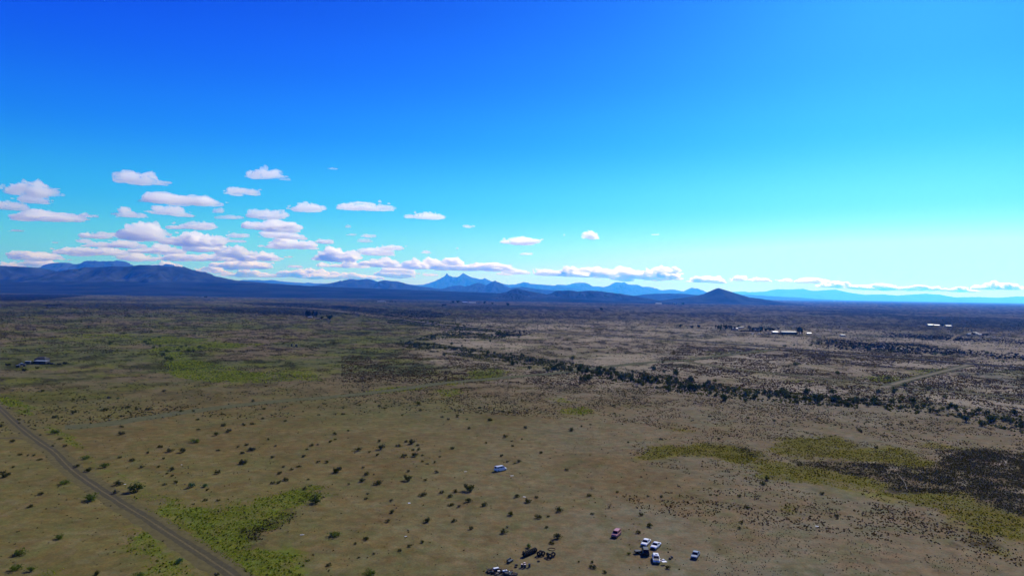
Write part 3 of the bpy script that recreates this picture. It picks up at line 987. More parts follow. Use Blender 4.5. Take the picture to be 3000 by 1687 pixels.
    for d0, d1, den, rr in ((400, 800, .22, (.3, .9)), (800, 1500, .07, (.5, 1.4)), (1500, 3000, .012, (.9, 2.2))):
        n = int(.86 * (d1 * d1 - d0 * d0) * den)
        a = RNG.uniform(-.74, .74, n)
        D = np.sqrt(RNG.uniform(d0 * d0, d1 * d1, n))
        P = np.stack([np.sin(a) * D, np.cos(a) * D], -1)
        q = fbm(P[:, 0] / 42, P[:, 1] / 34, 131, 5)
        st = fbm(P[:, 0] / 15, P[:, 1] / 20, 181, 6, .66)
        dens = (.08 + .9 * smooth(.48, .62, q) + 1.1 * smooth(.53, .57, st)) * (1 - .75 * soil_test(P)[5])
        open_left = inside(*to_px(P[:, 0], P[:, 1]), [(-300, 1030), (420, 1040), (560, 1110), (1000, 1120), (1000, 1190), (-300, 1190)])
        P = P[RNG.random(n) < dens * .55 * np.where(open_left, .25, 1)]
        allP.append(P)
        allr.append(RNG.uniform(*rr, len(P)))
    P, r = np.vstack(allP), np.concatenate(allr)
    stuff('desert_scrub', P, r * RNG.uniform(.45, .9, len(P)), r, palette(len(P), [(52, 54, 32), (66, 62, 40), (42, 46, 28), (82, 78, 48)]),
          'dark scrub bushes dotted over the middle distance', k=6)
    # --- tussocks that line the tracks and the paved road
    lines = [([(190, 1256), (300, 1247), (420, 1229), (560, 1208), (700, 1191), (850, 1176), (1000, 1164), (1150, 1148), (1300, 1127), (1500, 1109), (1660, 1094)], 1.0, 2.2, (.25, .6)),
             ([(190, 1249), (420, 1221), (560, 1201), (850, 1169), (1000, 1156), (1150, 1139), (1300, 1118), (1500, 1100)], 1.0, 1.2, (.25, .6)),
             ([(2010, 1061), (2155, 1084), (2350, 1104), (2466, 1117), (2621, 1132), (2815, 1151), (3000, 1174)], 1.2, 1.4, (.4, .9)),
             ([(2000, 1060), (2110, 1046), (2272, 1026)], 2.5, 1.0, (.5, 1.2)),
             ([(1060, 916), (1270, 946), (1500, 964), (1700, 976), (2000, 994), (2300, 1017), (2500, 1034), (2700, 1051), (2850, 1063), (3100, 1083)], 3.0, .8, (.6, 1.6)),
             ([(1270, 953), (1500, 971), (1700, 983), (2000, 1001), (2300, 1024), (2500, 1041), (2700, 1058), (2850, 1070), (3100, 1090)], 2.5, .5, (.6, 1.5)),
             ([(2590, 1128), (2640, 1112), (2700, 1098), (2760, 1083), (2830, 1064)], 2.5, 1.5, (.4, 1.0))]
    allP, allr = [], []
    for pts, spread, per_m, rr in lines:
        W = [G(*p) for p in pts]
        for p, q in zip(W, W[1:]):
            n = int((q - p).length * per_m)
            t = RNG.random(n)
            P = np.stack([p.x + (q.x - p.x) * t, p.y + (q.y - p.y) * t], -1) + RNG.normal(size=(n, 2)) * spread
            P = P[fbm(P[:, 0] / 20, P[:, 1] / 20, 201, 3) > .42]
            allP.append(P)
            allr.append(RNG.uniform(*rr, len(P)))
    P, r = np.vstack(allP), np.concatenate(allr)
    stuff('verge_tussocks', P, r * .8, r, palette(len(P), [(60, 52, 30), (72, 66, 34), (50, 50, 26), (92, 90, 40)]), 'dry tussocks lining the tracks and the paved road', k=6)
    a = RNG.uniform(-.8, .8, 20000)
    D = 1300 * np.exp(RNG.random(20000) * 1.7)
    P = np.stack([np.sin(a) * D, np.cos(a) * D], -1)
    dens = .15 + 1.1 * smooth(.46, .62, fbm(P[:, 0] / 400, P[:, 1] / 400, 81, 5))
    P = P[RNG.random(len(P)) < dens]
    D = np.hypot(P[:, 0], P[:, 1])
    r = RNG.uniform(1.0, 2.6, len(P)) * (D / 1800) ** .6
    stuff('desert_scrub', P, r * .8, r, palette(len(P), [(36, 40, 28), (44, 46, 34), (30, 34, 26)]), 'dark brush specks on the far plain', k=5)


def expand(poly, s):
    cx, cy = sum(p[0] for p in poly) / len(poly), sum(p[1] for p in poly) / len(poly)
    return [(cx + (x - cx) * s, cy + (y - cy) * s) for x, y in poly]


# ------------------------------------------------------------------ shrubs and trees, one by one
def plant_parts(seed, w, h, leaves, leaf, stems, base=.08, top_heavy=.5, rag=.5, tall=False):
    """Leaf quads through an uneven crown, and the stems or trunk and limbs that carry it; unit about one metre."""
    rg = np.random.default_rng(seed)
    lob = rg.uniform(-1, 1, (7, 3)) * [w * .35, w * .35, h * .2] + [0, 0, h * (.40 if not tall else .55)]
    lr = rg.uniform(.18, .40, 7) * w
    lm, sm = MB(), MB()
    V, F, C = [], [], []
    for i in range(leaves):
        q = rg.integers(7)
        d = rg.normal(size=3)
        d /= np.linalg.norm(d)
        rad = rg.random() ** .4
        c = lob[q] + d * lr[q] * rad * [1, 1, (h / w) * (1.1 if tall else .95)] * (1 + rag * rg.normal() * .4)
        c[2] = max(c[2], base * h * rg.uniform(.3, 1.5)) + (h * .5 * rg.random() ** 3 if not tall else 0)
        n = d + rg.normal(size=3) * .6
        n /= np.linalg.norm(n)
        a = np.cross(n, [0.3, .2, 1.0])
        a /= np.linalg.norm(a) + 1e-9
        b = np.cross(n, a)
        s = leaf * rg.uniform(.6, 1.3)
        k = len(V)
        V += [c - a * s - b * s * .6, c + a * s - b * s * .5, c + a * s * .7 + b * s, c - a * s * .8 + b * s * .7]
        F.append((k, k + 1, k + 2, k + 3))
        C += [rg.uniform(.6, 1.45)] * 4
    for i in range(stems):
        a = 2 * PI * (i + rg.random() * .6) / stems
        t = lob[i % 7]
        e = Vector((t[0] * .9 + math.cos(a) * w * .1, t[1] * .9 + math.sin(a) * w * .1, t[2] * rg.uniform(.75, 1.1)))
        s0 = Vector((math.cos(a) * w * .02, math.sin(a) * w * .02, -.03))
        if tall:
            s0 = Vector((0, 0, h * .12 * (1 + i % 3)))
        m = s0.lerp(e, .5) + Vector((0, 0, h * .06))
        r = w * (.02 if not tall else .028)
        sm.tube(s0, m, r, r * .7, 5)
        sm.tube(m, e, r * .7, r * .25, 5)
    if tall:
        sm.tube((0, 0, -.05), (0, 0, h * .62), w * .055, w * .03, 7)
    return np.array(V), np.array(F), np.array(C), sm


def plant_mesh(name, V, F, C, col):
    return np_mesh(name, V, F, np.array(alb(col))[None, :] * C[:, None])


BARK = {}


def bark():
    if 'm' not in BARK:
        BARK['m'] = material('bark', (.06, .05, .04), noise=(6, .3))
    return BARK['m']


def shrub_proto(seed, w, h, col, leaves=110, leaf=.09):
    V, F, C, sm = plant_parts(seed, w, h, leaves, leaf, 7)
    n = len(V)
    me = bpy.data.meshes.new('desert_shrub')
    verts = [tuple(v) for v in V] + sm.v
    faces = [tuple(f) for f in F] + [tuple(i + n for i in f) for f in sm.f]
    me.from_pydata([tuple(map(float, v)) for v in verts], [], [tuple(map(int, f)) for f in faces])
    a = me.attributes.new('albedo', 'FLOAT_COLOR', 'POINT')
    c = np.ones((len(verts), 4), np.float32)
    c[:n, :3] = np.array(alb(col))[None, :] * C[:, None]
    c[n:, :3] = (.05, .042, .03)
    a.data.foreach_set('color', c.ravel())
    me.materials.append(leafmat())
    return me


SHRUBS = []      # (pixel x, pixel y of the foot, width in pixels, kind)


def add_shrubs(z, x0, y0, txt):
    for q in txt.split():
        v = q.split(',')
        SHRUBS.append((x0 + float(v[0]) / z, y0 + float(v[1]) / z, float(v[2]) / z, v[3] if len(v) > 3 else 'd'))


add_shrubs(2.65, 0, 1140, """1035,553,62 940,353,72 950,294,46 1510,412,90,g 1325,486,78 1420,490,86 1235,453,60 1145,496,40 930,532,42 1270,542,36 1410,174,46
 1505,174,36 1722,198,36 1540,240,40 1735,288,52 1890,277,36 1770,332,62 1680,358,66 1540,314,36 1885,578,78 1885,498,42 1955,472,62 1910,436,36 1845,452,36
 1695,476,42 1330,626,62 1335,674,36 1300,656,30 1685,656,62 1370,728,52 1275,742,40 1490,760,82,b 1590,756,66,b 1610,782,40 1105,608,50 1230,606,42 1590,866,46
 1690,866,42 690,862,140,g 505,734,92,g 595,602,62 685,638,82 660,540,82,g 815,608,94,g 1060,796,150,t 930,742,92 900,808,62 425,344,82,g 465,390,42 510,444,42
 415,442,30 50,676,94 22,654,60 100,609,36 310,550,46 260,516,36 160,510,42 215,516,30 150,240,36 150,265,30 8,290,60 105,408,52 430,224,62 480,221,32 565,190,60
 845,216,42 815,164,60 1060,161,42 1150,163,60 990,145,46 880,145,26 915,76,36 840,71,46 620,66,32 570,85,32 310,358,26 320,22,62 1270,20,52 245,914,62 325,816,60
 450,1160,86,g 130,1400,110,g 250,1405,92,g 750,1442,72 1075,1455,92,g 1680,1445,62 1390,1345,90,b 160,1280,110,g""")
add_shrubs(2.65, 700, 1140, """110,472,66 25,498,42 35,578,72 260,533,46 280,443,36 230,393,32 60,436,36 40,282,36 105,271,42 200,156,46 113,97,42 180,233,36 358,252,36 375,221,22
 805,197,42 810,150,32 750,350,46 710,410,42 750,391,32 850,326,36 570,440,46 610,432,32 530,468,32 505,524,46 610,568,46 685,571,52 465,600,46 405,625,42 345,607,32
 765,640,104 925,476,78 1100,466,88 1240,442,56 1345,424,84 1300,412,42 1385,438,36 1275,524,72 1360,520,84 1420,516,32 1355,473,36 1400,472,42 1075,513,42 1010,491,32
 1090,408,42 1085,135,42 1145,129,32 935,127,32 1395,121,62 1410,170,42 1265,203,32 1580,217,36 1625,238,36 1700,204,36 1690,218,32 1770,236,22 1855,182,32 1870,148,36
 1950,244,46 1790,309,42 1655,464,52 1560,526,32 1520,568,36 1465,580,32 1420,562,32 1540,646,46 1315,641,42 1320,708,98 1450,708,46 1085,738,84 960,716,78 995,666,62
 1050,664,22 960,610,36 855,740,32 355,710,62 310,728,52 260,735,52 320,655,52 510,780,46 540,702,36 1430,828,74 990,852,42 1185,867,42 1185,956,56 1155,1026,52 1460,1030,84
 1665,1024,56 1580,804,52 1645,837,62 1675,797,52 1800,788,126 1785,872,82 1650,904,62 1710,910,42 1910,906,72 1800,1086,52 1320,1220,52 1425,1190,52 1255,1252,42
 995,1165,68 750,1136,116,g 900,1200,36 695,1370,58 600,880,116,t 930,1309,30 1045,1280,32 700,1410,26 1010,1446,120,g 1000,812,30""")
add_shrubs(2.65, 1400, 1140, """20,148,36 190,177,46 245,182,32 95,244,52 372,304,52 215,374,52 65,421,32 275,442,36 265,404,26 345,390,26 185,519,42 225,566,36 320,564,58 285,576,30
 495,496,46 685,630,42 720,322,58 875,277,26 805,292,32 1125,273,22 1170,415,32 1280,420,42,s 870,518,36,s 1465,306,32,s 1415,307,36 1420,391,36 1870,386,32 885,775,54,s
 860,830,56 750,866,32,s 1080,801,36 1270,681,22 1555,754,32 1430,838,46 1325,833,32 1805,823,32 1855,826,32 1020,916,72,s 1265,978,52 885,971,42 640,948,78 395,878,78
 305,835,62 460,840,42 250,974,72 475,996,68 550,988,36 205,1118,78 620,1156,100 565,1198,62 405,1228,72,g 1325,1064,68 1240,1116,56 1170,1277,46,g 1470,1388,64 900,1382,78
 885,1341,42 990,1421,46 785,1341,26 530,1073,42 230,1073,36""")
add_shrubs(2.65, 2050, 1140, """485,738,66 525,702,66 305,832,46 380,924,52 320,1036,52 310,1082,42 1070,984,52 950,813,60 1250,328,62 1370,456,46 80,214,42 580,250,52 370,229,36
 830,342,32 225,926,22 145,386,32""")


MARKS = [('the white van', 1463, 1375), ('the red car', 1803, 1560), ('the white sedans', 1905, 1592), ('the blue sedan', 2037, 1628), ('the row of tyres', 1570, 1620),
         ('the scrap heap', 1470, 1675), ('the tip of the green meadow', 945, 1462), ('the lower end of the green meadow', 880, 1650), ('the largest dark roadside bush', 400, 1440),
         ('the bright green bush', 570, 1293), ('the lone white panel', 1199, 1473), ('the left tip of the olive basin', 1890, 1325), ('the yellow weeds by the road', 170, 1262),
         ('the white plank', 1536, 1455), ('the round olive patch', 1690, 1204), ('the bend of the dirt road', 125, 1300), ('the big olive patch', 2380, 1310), ('the small roadside weed patch', 420, 1600),
         ('the middle of the grey track', 850, 1172), ('the left end of the grey track', 300, 1243), ('the close pair of bushes above the meadow', 580, 1425), ('the small white scrap on the grey flat', 2394, 1541)]
ORDER = ['nearest to it', 'second nearest', 'third nearest', 'fourth nearest', 'fifth nearest', 'sixth nearest']
MARKED = {}


def landmark_label(i):
    """Where shrub i stands: which landmark it is closest to, on which side of it, and how many stand closer on that side."""
    if not MARKED:
        sides = {}
        for j, (x, y, w, k) in enumerate(SHRUBS):
            d, m = min((math.hypot(x - a, 2 * (y - b)), q) for q, (_, a, b) in enumerate(MARKS))
            dx, dy = x - MARKS[m][1], 2 * (y - MARKS[m][2])
            side = ('right of' if dx > 0 else 'left of') if abs(dx) > abs(dy) else ('nearer than' if dy > 0 else 'beyond')
            sides.setdefault((m, side), []).append((d, j))
        for (m, side), lst in sides.items():
            for r, (d, j) in enumerate(sorted(lst)):
                o = ORDER[r] if r < len(ORDER) else 'one of those farther off'
                MARKED[j] = side + ' ' + MARKS[m][0] + ', ' + (o if len(lst) > 1 else 'the only one there')
    return MARKED[i]


def build_shrubs():
    cols = {'d': (70, 74, 40), 'g': (88, 104, 42), 'b': (60, 90, 68), 't': (58, 70, 32), 's': (92, 80, 62)}
    protos = {}
    for k in cols:
        n = 6 if k == 'd' else 3
        protos[k] = [shrub_proto(300 + 17 * i + ord(k), 1.0, .52 if k != 's' else .75, cols[k], leaves=300 if k != 's' else 90, leaf=.05 if k != 's' else .035) for i in range(n)]
    zones = [
        (lambda x, y: x < road_x(y), 'shrub standing on the bare ground left of the two-rut dirt road', 'shrubs left of the dirt road'),
        (lambda x, y: x < 720 and y > 1380, 'shrub between the dirt road and the lush green meadow', 'shrubs by the green meadow'),
        (lambda x, y: x < 750, 'shrub on the open ground right of the dirt road', 'shrubs right of the dirt road'),
        (lambda x, y: y > 1440 and x < 1750, 'shrub on the bare ground left of the parked cars and scrap', 'shrubs left of the parked cars'),
        (lambda x, y: y > 1440, 'shrub on the bare ground around and beyond the parked cars', 'shrubs around the parked cars'),
        (lambda x, y: x < 1440 and y > 1270, 'shrub in the scattered clump left of the white van', 'shrubs left of the white van'),
        (lambda x, y: x < 1440, 'small shrub dotted along the near side of the faint grey track', 'shrubs near the grey track'),
        (lambda x, y: True, 'shrub scattered on the pale flat right of the white van', 'shrubs right of the white van')]
    tone = {'d': 'dark ', 'g': 'green leafy ', 'b': 'blue-green ', 't': 'big dense dark ', 's': 'thin twiggy '}
    special = {(1060, 796): 'largest dark bush, at the lower end of the yellow weed strip beside the dirt road',
               (600, 880): 'big dark bush at the right tip of the lush green meadow',
               (1510, 412): 'bright green bush standing alone in the open ground right of the dirt road',
               (1490, 760): 'blue-green bush, the left one of a close pair above the lush green meadow',
               (690, 862): 'wide green mesquite bush just left of the dirt road, midway down',
               (750, 1136): 'tall pale-tipped bush alone between the green meadow and the scrap heap',
               (405, 1228): 'green yucca-like bush right behind the row of old tyres',
               (620, 1156): 'broad dense bush right of the tyres and left of the red car',
               (1470, 1388): 'small bush growing in front of the white table',
               (1325, 1064): 'round bush between the red car and the two white sedans'}
    n = 0
    for px, py, w, k in SHRUBS:
        p = G(px, py)
        D = p.y
        W = w * D / FPX
        me = protos[k][n % len(protos[k])]
        o = bpy.data.objects.new('desert_shrub', me)
        COL.objects.link(o)
        o.location = p
        o.rotation_euler = (0, 0, RNG.random() * 6.28)
        s = W * .76
        o.scale = (s, s, s * RNG.uniform(.8, 1.1) * (1.1 if W < 1.2 else .95))
        for f, lab, grp in zones:
            if f(px, py):
                break
        lab = landmark_label(n)
        sp = None
        for (a, b), t in special.items():
            for z0, y0 in ((0, 1140), (700, 1140), (1400, 1140)):
                if abs(px - z0 - a / 2.65) < .1 and abs(py - y0 - b / 2.65) < .1:
                    sp = t
        if sp:
            tag(o, sp, 'bush', 'desert shrubs')
        else:
            tag(o, tone[k] + 'shrub ' + lab, 'bush', grp)
        n += 1


def road_x(y):
    ys = [1150, 1197, 1242, 1278, 1300, 1322, 1354, 1382, 1414, 1451, 1487, 1521, 1559, 1594, 1631, 1668, 1712]
    xs = [-60, 0, 49, 94, 125, 158, 189, 219, 264, 321, 377, 434, 491, 547, 604, 660, 720]
    return float(np.interp(y, ys, xs))


def tree_proto(name, seed, w, h, col, leaves, leaf, tall, label, cat, limbs=6):
    V, F, C, sm = plant_parts(seed, w, h, leaves, leaf, limbs, base=.06 if not tall else .16, tall=tall)
    root = empty(name, (0, 0, 0))
    tag(root, label, cat)
    link('crown', plant_mesh('crown', V, F, C, col), leafmat(), root)
    if not tall:
        sm.tube((0, 0, -.05), (0, 0, h * .35), w * .045, w * .025, 6)
    sm.build('trunk', [bark()], root)
    return root


def build_wash_trees():
    protos = [tree_proto('mesquite_tree', 500 + i * 7, 1.0, .78, c, 300, .065, False, 'dark mesquite', 'tree')
              for i, c in enumerate([(58, 70, 32), (48, 62, 30), (70, 78, 34), (54, 64, 34), (78, 82, 36)])]
    used = set()

    def put(px, py, W, label, group):
        i = int(RNG.integers(len(protos)))
        p = G(px, py)
        if i not in used:
            used.add(i)
            o = protos[i]
            o.location, o.rotation_euler, o.scale = p, (0, 0, RNG.random() * 6.28), (W,) * 3
            o['label'], o['group'] = label, group
        else:
            copy_tree(protos[i], p, RNG.random() * 6.28, W, label, group)
    segs = [  # path in pixels, half-spread in pixel rows, how many, size in metres, words
        ([(1167, 1004), (1252, 1014), (1349, 1030), (1427, 1040), (1505, 1052), (1602, 1067), (1660, 1077)], 8, 72, (2.8, 5.4),
         'mesquite tree in the thin line of trees at the left part of the wash', 'trees in the left part of the wash'),
        ([(1650, 1078), (1738, 1092), (1796, 1099), (1880, 1106), (1960, 1122), (2023, 1136)], 13, 78, (3.4, 6.4),
         'dark mesquite tree in the densest thicket, where the grey track crosses the wash', 'trees in the thicket of the wash'),
        ([(2010, 1136), (2155, 1144), (2213, 1158), (2311, 1163), (2388, 1174), (2466, 1176), (2563, 1184)], 10, 62, (3.0, 5.4),
         'dark mesquite tree in the wash between the thicket and the pale flats at right', 'trees in the middle of the wash'),
        ([(2560, 1184), (2699, 1196), (2776, 1204), (2870, 1222), (2975, 1246), (3040, 1262)], 14, 46, (2.8, 5.2),
         'dark mesquite tree at the right end of the wash, by the picture edge', 'trees at the right end of the wash'),
        ([(1150, 940), (1233, 943), (1330, 956), (1388, 968), (1450, 975)], 5, 22, (4.0, 7.0),
         'green tree in the sparse row leading to the dark patch below the paved road', 'trees near the paved road'),
        ([(1248, 990), (1330, 986), (1427, 984), (1490, 984)], 4, 24, (3.5, 6.0),
         'dark tree in the short row beside the dark patch, above the wash', 'trees beside the dark patch')]
    for path, spread, n, size, lab, grp in segs:
        xs, ys = [p[0] for p in path], [p[1] for p in path]
        for k in range(n):
            t = (k + RNG.random()) / n
            x = xs[0] + (xs[-1] - xs[0]) * t
            y = float(np.interp(x, xs, ys)) + float(np.clip(RNG.normal() * spread * .55, -spread, spread))
            q = G(x, y)
            if fbm(np.array([q.x / 24]), np.array([q.y / 24]), 251, 3)[0] < .47:
                y += RNG.normal() * spread * 1.2
                x += RNG.normal() * 24
            put(x, y, RNG.uniform(*size) * RNG.choice([1, 1, .7]), lab, grp)
    # single bushes in the green swale at left and by the paved road
    V, F, C, sm = plant_parts(611, 1.0, .72, 150, .08, 7)
    swale = [(425, 1004), (432, 1010), (450, 1020), (469, 1016), (440, 998), (466, 990), (487, 1054), (478, 1042), (490, 1032), (501, 1056), (521, 1028), (552, 1030),
             (586, 1020), (531, 1018), (545, 1014), (566, 1028), (363, 979), (444, 973), (570, 980), (322, 1010)]
    pm = [shrub_proto(620 + i, 1.0, .7, (62, 74, 34), 240, .06) for i in range(3)]

    def bush(px, py, W, i, label, group):
        o = bpy.data.objects.new('desert_shrub', pm[i % 3])
        COL.objects.link(o)
        o.location, o.rotation_euler, o.scale = G(px, py), (0, 0, RNG.random() * 6.28), (W, W, W)
        tag(o, label, 'bush', group)
    for i, (x, y) in enumerate(swale):
        bush(x, y, RNG.uniform(3.2, 6.0), i, 'dark bush growing in the bright green swale left of the two water tanks', 'bushes in the green swale')
    side = [(2300, 1016), (2326, 1013), (2392, 1010), (2398, 1006), (2375, 1014), (2450, 1007), (2520, 1018), (2548, 1018), (2585, 1028), (2617, 1031), (2633, 1030), (2655, 1030),
            (2740, 1040), (2765, 1042), (2890, 1036), (2940, 1062), (2330, 1070), (2340, 1068), (2452, 1093), (2455, 1096), (2620, 1148), (2720, 1142), (2650, 1132), (2768, 1166), (2603, 1110)]
    for i, (x, y) in enumerate(side):
        bush(x, y, RNG.uniform(3.0, 6.0), i + 1, 'dark bush standing near the paved road on the pale flats at right', 'bushes along the paved road')
# ------------------------------------------------------------------ vehicles
M = {}


def build_materials():
    M['white'] = material('white_paint', (.72, .73, .72), rough=.4, coat=.3, noise=(1.5, .05))
    M['silver_blue'] = material('silver_blue_paint', (.13, .165, .23), rough=.4, metal=.2, coat=.4, noise=(1.5, .08))
    M['red'] = material('faded_red_paint', (.36, .12, .14), rough=.5, coat=.2, noise=(1.2, .15))
    M['black'] = material('black_paint', (.012, .012, .014), rough=.5, coat=.15, noise=(1.5, .2))
    M['glass'] = material('dark_glass', (.005, .006, .008), rough=.25, spec=.25, noise=(.5, .1))
    M['tyre'] = material('tyre_rubber', (.012, .012, .013), rough=.85, noise=(4, .3))
    M['rim'] = material('wheel_rim', (.35, .35, .36), rough=.35, metal=.8, noise=(5, .1))
    M['plastic'] = material('dark_plastic', (.022, .022, .024), rough=.6, noise=(4, .2))
    M['lamp'] = material('headlight_glass', (.6, .62, .65), rough=.15, noise=(5, .05))
    M['tail'] = material('tail_light_glass', (.25, .02, .02), rough=.2, noise=(5, .1))
    M['rust'] = material('rusty_steel', (.07, .038, .024), rough=.9, noise=(3, .4))
    M['cream'] = material('cream_board', (.62, .60, .52), rough=.7, noise=(2, .12))
    M['pale'] = material('pale_sheet', (.70, .72, .72), rough=.6, noise=(2, .1))
    M['wood'] = material('grey_wood', (.06, .05, .04), rough=.9, noise=(4, .3))
    M['roof_white'] = material('white_metal_roof', (.40, .41, .42), rough=.45, noise=(.4, .08))
    M['frame'] = material('window_frame_paint', (.12, .12, .12), rough=.7, noise=(2, .1))
    M['roof_grey'] = material('grey_roof', (.20, .23, .27), rough=.6, noise=(.5, .2))
    M['roof_dark'] = material('dark_roof', (.035, .037, .04), rough=.8, noise=(.5, .3))
    M['wall_dark'] = material('shaded_wall', (.05, .05, .05), rough=.85, noise=(.6, .2))
    M['wall_blue'] = material('blue_grey_wall', (.075, .085, .095), rough=.8, noise=(.6, .15))
    M['wall_white'] = material('white_wall', (.62, .63, .64), rough=.8, noise=(.6, .1))
    M['tank'] = material('dark_tank_steel', (.04, .05, .055), rough=.6, metal=.3, noise=(.8, .3))
    M['pole'] = material('creosoted_pole', (.055, .042, .034), rough=.9, noise=(2, .3))
    M['blue_stripe'] = material('blue_grey_fabric', (.20, .26, .32), rough=.8, noise=(3, .15))
    M['pink'] = material('pinkish_cloth', (.5, .42, .42), rough=.9, noise=(3, .3))
    M['drum'] = material('dark_drum_paint', (.02, .026, .05), rough=.55, noise=(2, .3))
    M['drum_top'] = material('pale_drum_lid', (.62, .52, .48), rough=.8, noise=(4, .15))  # lid colour paler than the drum shell


def car(name, label, cat, pos, heading, paint, L=4.7, W=1.8, H=1.38, hood=.84, belt=.86, deck=.88, nose=1.3, ws=.8, rear=.7,
        tail=.75, hood_paint=None, roof_paint=None, panes=2, group=None, rack=False, wheels=True, clear=.2):
    """A car pointing along +X. nose: length of the bonnet; ws, rear: run of the two screens; tail: length of the boot lid (0 for a van)."""
    t = empty(name, pos, heading)
    tag(t, label, cat, group)
    hw = W / 2
    xf, xr = L / 2, -L / 2
    x_a = xf - nose                    # foot of the windscreen
    x_d = xr + tail                    # foot of the rear screen
    b = MB()

    def ring(x, zt, w, zb=None, sh=.10):
        zb = clear if zb is None else zb
        zm = zb + (zt - zb) * .5
        return [(x, -w * .93, zb), (x, -w, zm), (x, -w * .97, zt - sh), (x, -w * .82, zt), (x, w * .82, zt), (x, w * .97, zt - sh), (x, w, zm), (x, w * .93, zb)]
    b.loft([ring(xf, hood * .72, hw * .80, clear + .12), ring(xf - .12, hood * .88, hw * .92, clear + .02), ring(xf - .35, hood * .95, hw * .97), ring(x_a, hood * 1.03, hw),
            ring(x_a - .25, belt, hw), ring(0, belt, hw), ring(x_d + .2, belt, hw), ring(x_d, deck * 1.0, hw), ring(xr + .2, deck * .98, hw * .96), ring(xr + .05, deck * .9, hw * .9, clear + .05),
            ring(xr, deck * .75, hw * .84, clear + .12)])
    b.build('body', [paint], t)
    # bonnet panel, a finger proud of the wing line
    hb = MB()
    hb.slab([(xf - .22, -hw * .74, hood * .935), (xf - .22, hw * .74, hood * .935), (x_a + .03, hw * .78, hood * 1.032), (x_a + .03, -hw * .78, hood * 1.032)], .016)
    hb.build('bonnet', [hood_paint or paint], t)
    # greenhouse
    bw, rw = hw * .90, hw * .74
    fx, rx = x_a - ws, x_d + rear      # roof edges
    z0, z1 = belt - .03, H
    c = MB()
    c.loft([[(x_a + .02, -bw, z0), (x_a + .02, bw, z0), (x_d - .02, bw, z0), (x_d - .02, -bw, z0)],
            [(fx + .05, -rw * 1.03, z1 - .06), (fx + .05, rw * 1.03, z1 - .06), (rx - .05, rw * 1.03, z1 - .06), (rx - .05, -rw * 1.03, z1 - .06)],
            [(fx - .06, -rw * .93, z1), (fx - .06, rw * .93, z1), (rx + .06, rw * .93, z1), (rx + .06, -rw * .93, z1)]])
    c.build('cabin', [roof_paint or paint], t)

    def pane(nm, q, m=M['glass']):
        k = MB()
        k.slab(q, .012)
        k.build(nm, [m], t)

    def lerp(a, bb, s):
        return tuple(a[i] + (bb[i] - a[i]) * s for i in range(3))
    A, B = (x_a + .02, -bw, z0), (x_a + .02, bw, z0)
    Cc, Dd = (fx + .05, rw * 1.03, z1 - .06), (fx + .05, -rw * 1.03, z1 - .06)
    pane('windscreen', [lerp(lerp(A, B, .05), lerp(Dd, Cc, .05), .10), lerp(lerp(A, B, .95), lerp(Dd, Cc, .95), .10), lerp(lerp(A, B, .95), lerp(Dd, Cc, .95), .96), lerp(lerp(A, B, .05), lerp(Dd, Cc, .05), .96)])
    A, B = (x_d - .02, bw, z0), (x_d - .02, -bw, z0)
    Cc, Dd = (rx - .05, -rw * 1.03, z1 - .06), (rx - .05, rw * 1.03, z1 - .06)
    pane('rear_window', [lerp(lerp(A, B, .07), lerp(Dd, Cc, .07), .15), lerp(lerp(A, B, .93), lerp(Dd, Cc, .93), .15), lerp(lerp(A, B, .93), lerp(Dd, Cc, .93), .94), lerp(lerp(A, B, .07), lerp(Dd, Cc, .07), .94)])
    for s in (1, -1):
        e0, e1 = (x_a + .02, s * bw, z0), (x_d - .02, s * bw, z0)
        g0, g1 = (fx + .05, s * rw * 1.03, z1 - .06), (rx - .05, s * rw * 1.03, z1 - .06)
        for k in range(panes):
            u0, u1 = .06 + .88 * k / panes + .012, .06 + .88 * (k + 1) / panes - .012
            q = [lerp(lerp(e0, e1, u0), lerp(g0, g1, u0), .16), lerp(lerp(e0, e1, u1), lerp(g0, g1, u1), .16), lerp(lerp(e0, e1, u1), lerp(g0, g1, u1), .93), lerp(lerp(e0, e1, u0), lerp(g0, g1, u0), .93)]
            if s > 0:
                q = [q[1], q[0], q[3], q[2]]
            pane('side_window', q)
        k = MB()
        k.box((xf - .10, s * hw * .62, hood * .70), (.10, hw * .34, .14))
        k.build('headlight', [M['lamp']], t)
        k = MB()
        k.box((xr + .06, s * hw * .68, deck * .74), (.10, hw * .26, .16))
        k.build('tail_light', [M['tail']], t)
        k = MB()
        k.box((x_a - .12, s * (hw + .09), belt + .06), (.10, .16, .12))
        k.build('mirror', [paint], t)
    for x, s in ((xf - .05, 1), (xr + .05, -1)):
        k = MB()
        k.box((x + s * .03, 0, clear + .20), (.14, W * .88, .16))
        k.build('bumper', [M['plastic']], t)
    k = MB()
    k.box((xf - .03, 0, hood * .66), (.10, hw * .78, .14))
    k.build('grille', [M['plastic']], t)
    if wheels:
        R_ = .31 if H < 1.6 else .34
        for x in (xf - .82, xr + .86):
            for s in (1, -1):
                w = MB()
                w.lathe([(R_ * .62, -.10), (R_ * .94, -.10), (R_, -.06), (R_, .06), (R_ * .94, .10), (R_ * .62, .10)], 16, axis='Y', c=(x, s * (hw - .09), R_))
                tw = w.build('wheel', [M['tyre']], t)
                rm = MB()
                rm.lathe([(.001, .085), (R_ * .3, .09), (R_ * .62, .06), (R_ * .64, -.06), (.001, -.06)], 14, axis='Y', c=(x, s * (hw - .09), R_)) if s > 0 else \
                    rm.lathe([(.001, -.085), (R_ * .3, -.09), (R_ * .62, -.06), (R_ * .64, .06), (.001, .06)], 14, axis='Y', c=(x, s * (hw - .09), R_))
                rm.build('rim', [M['rim']], tw)
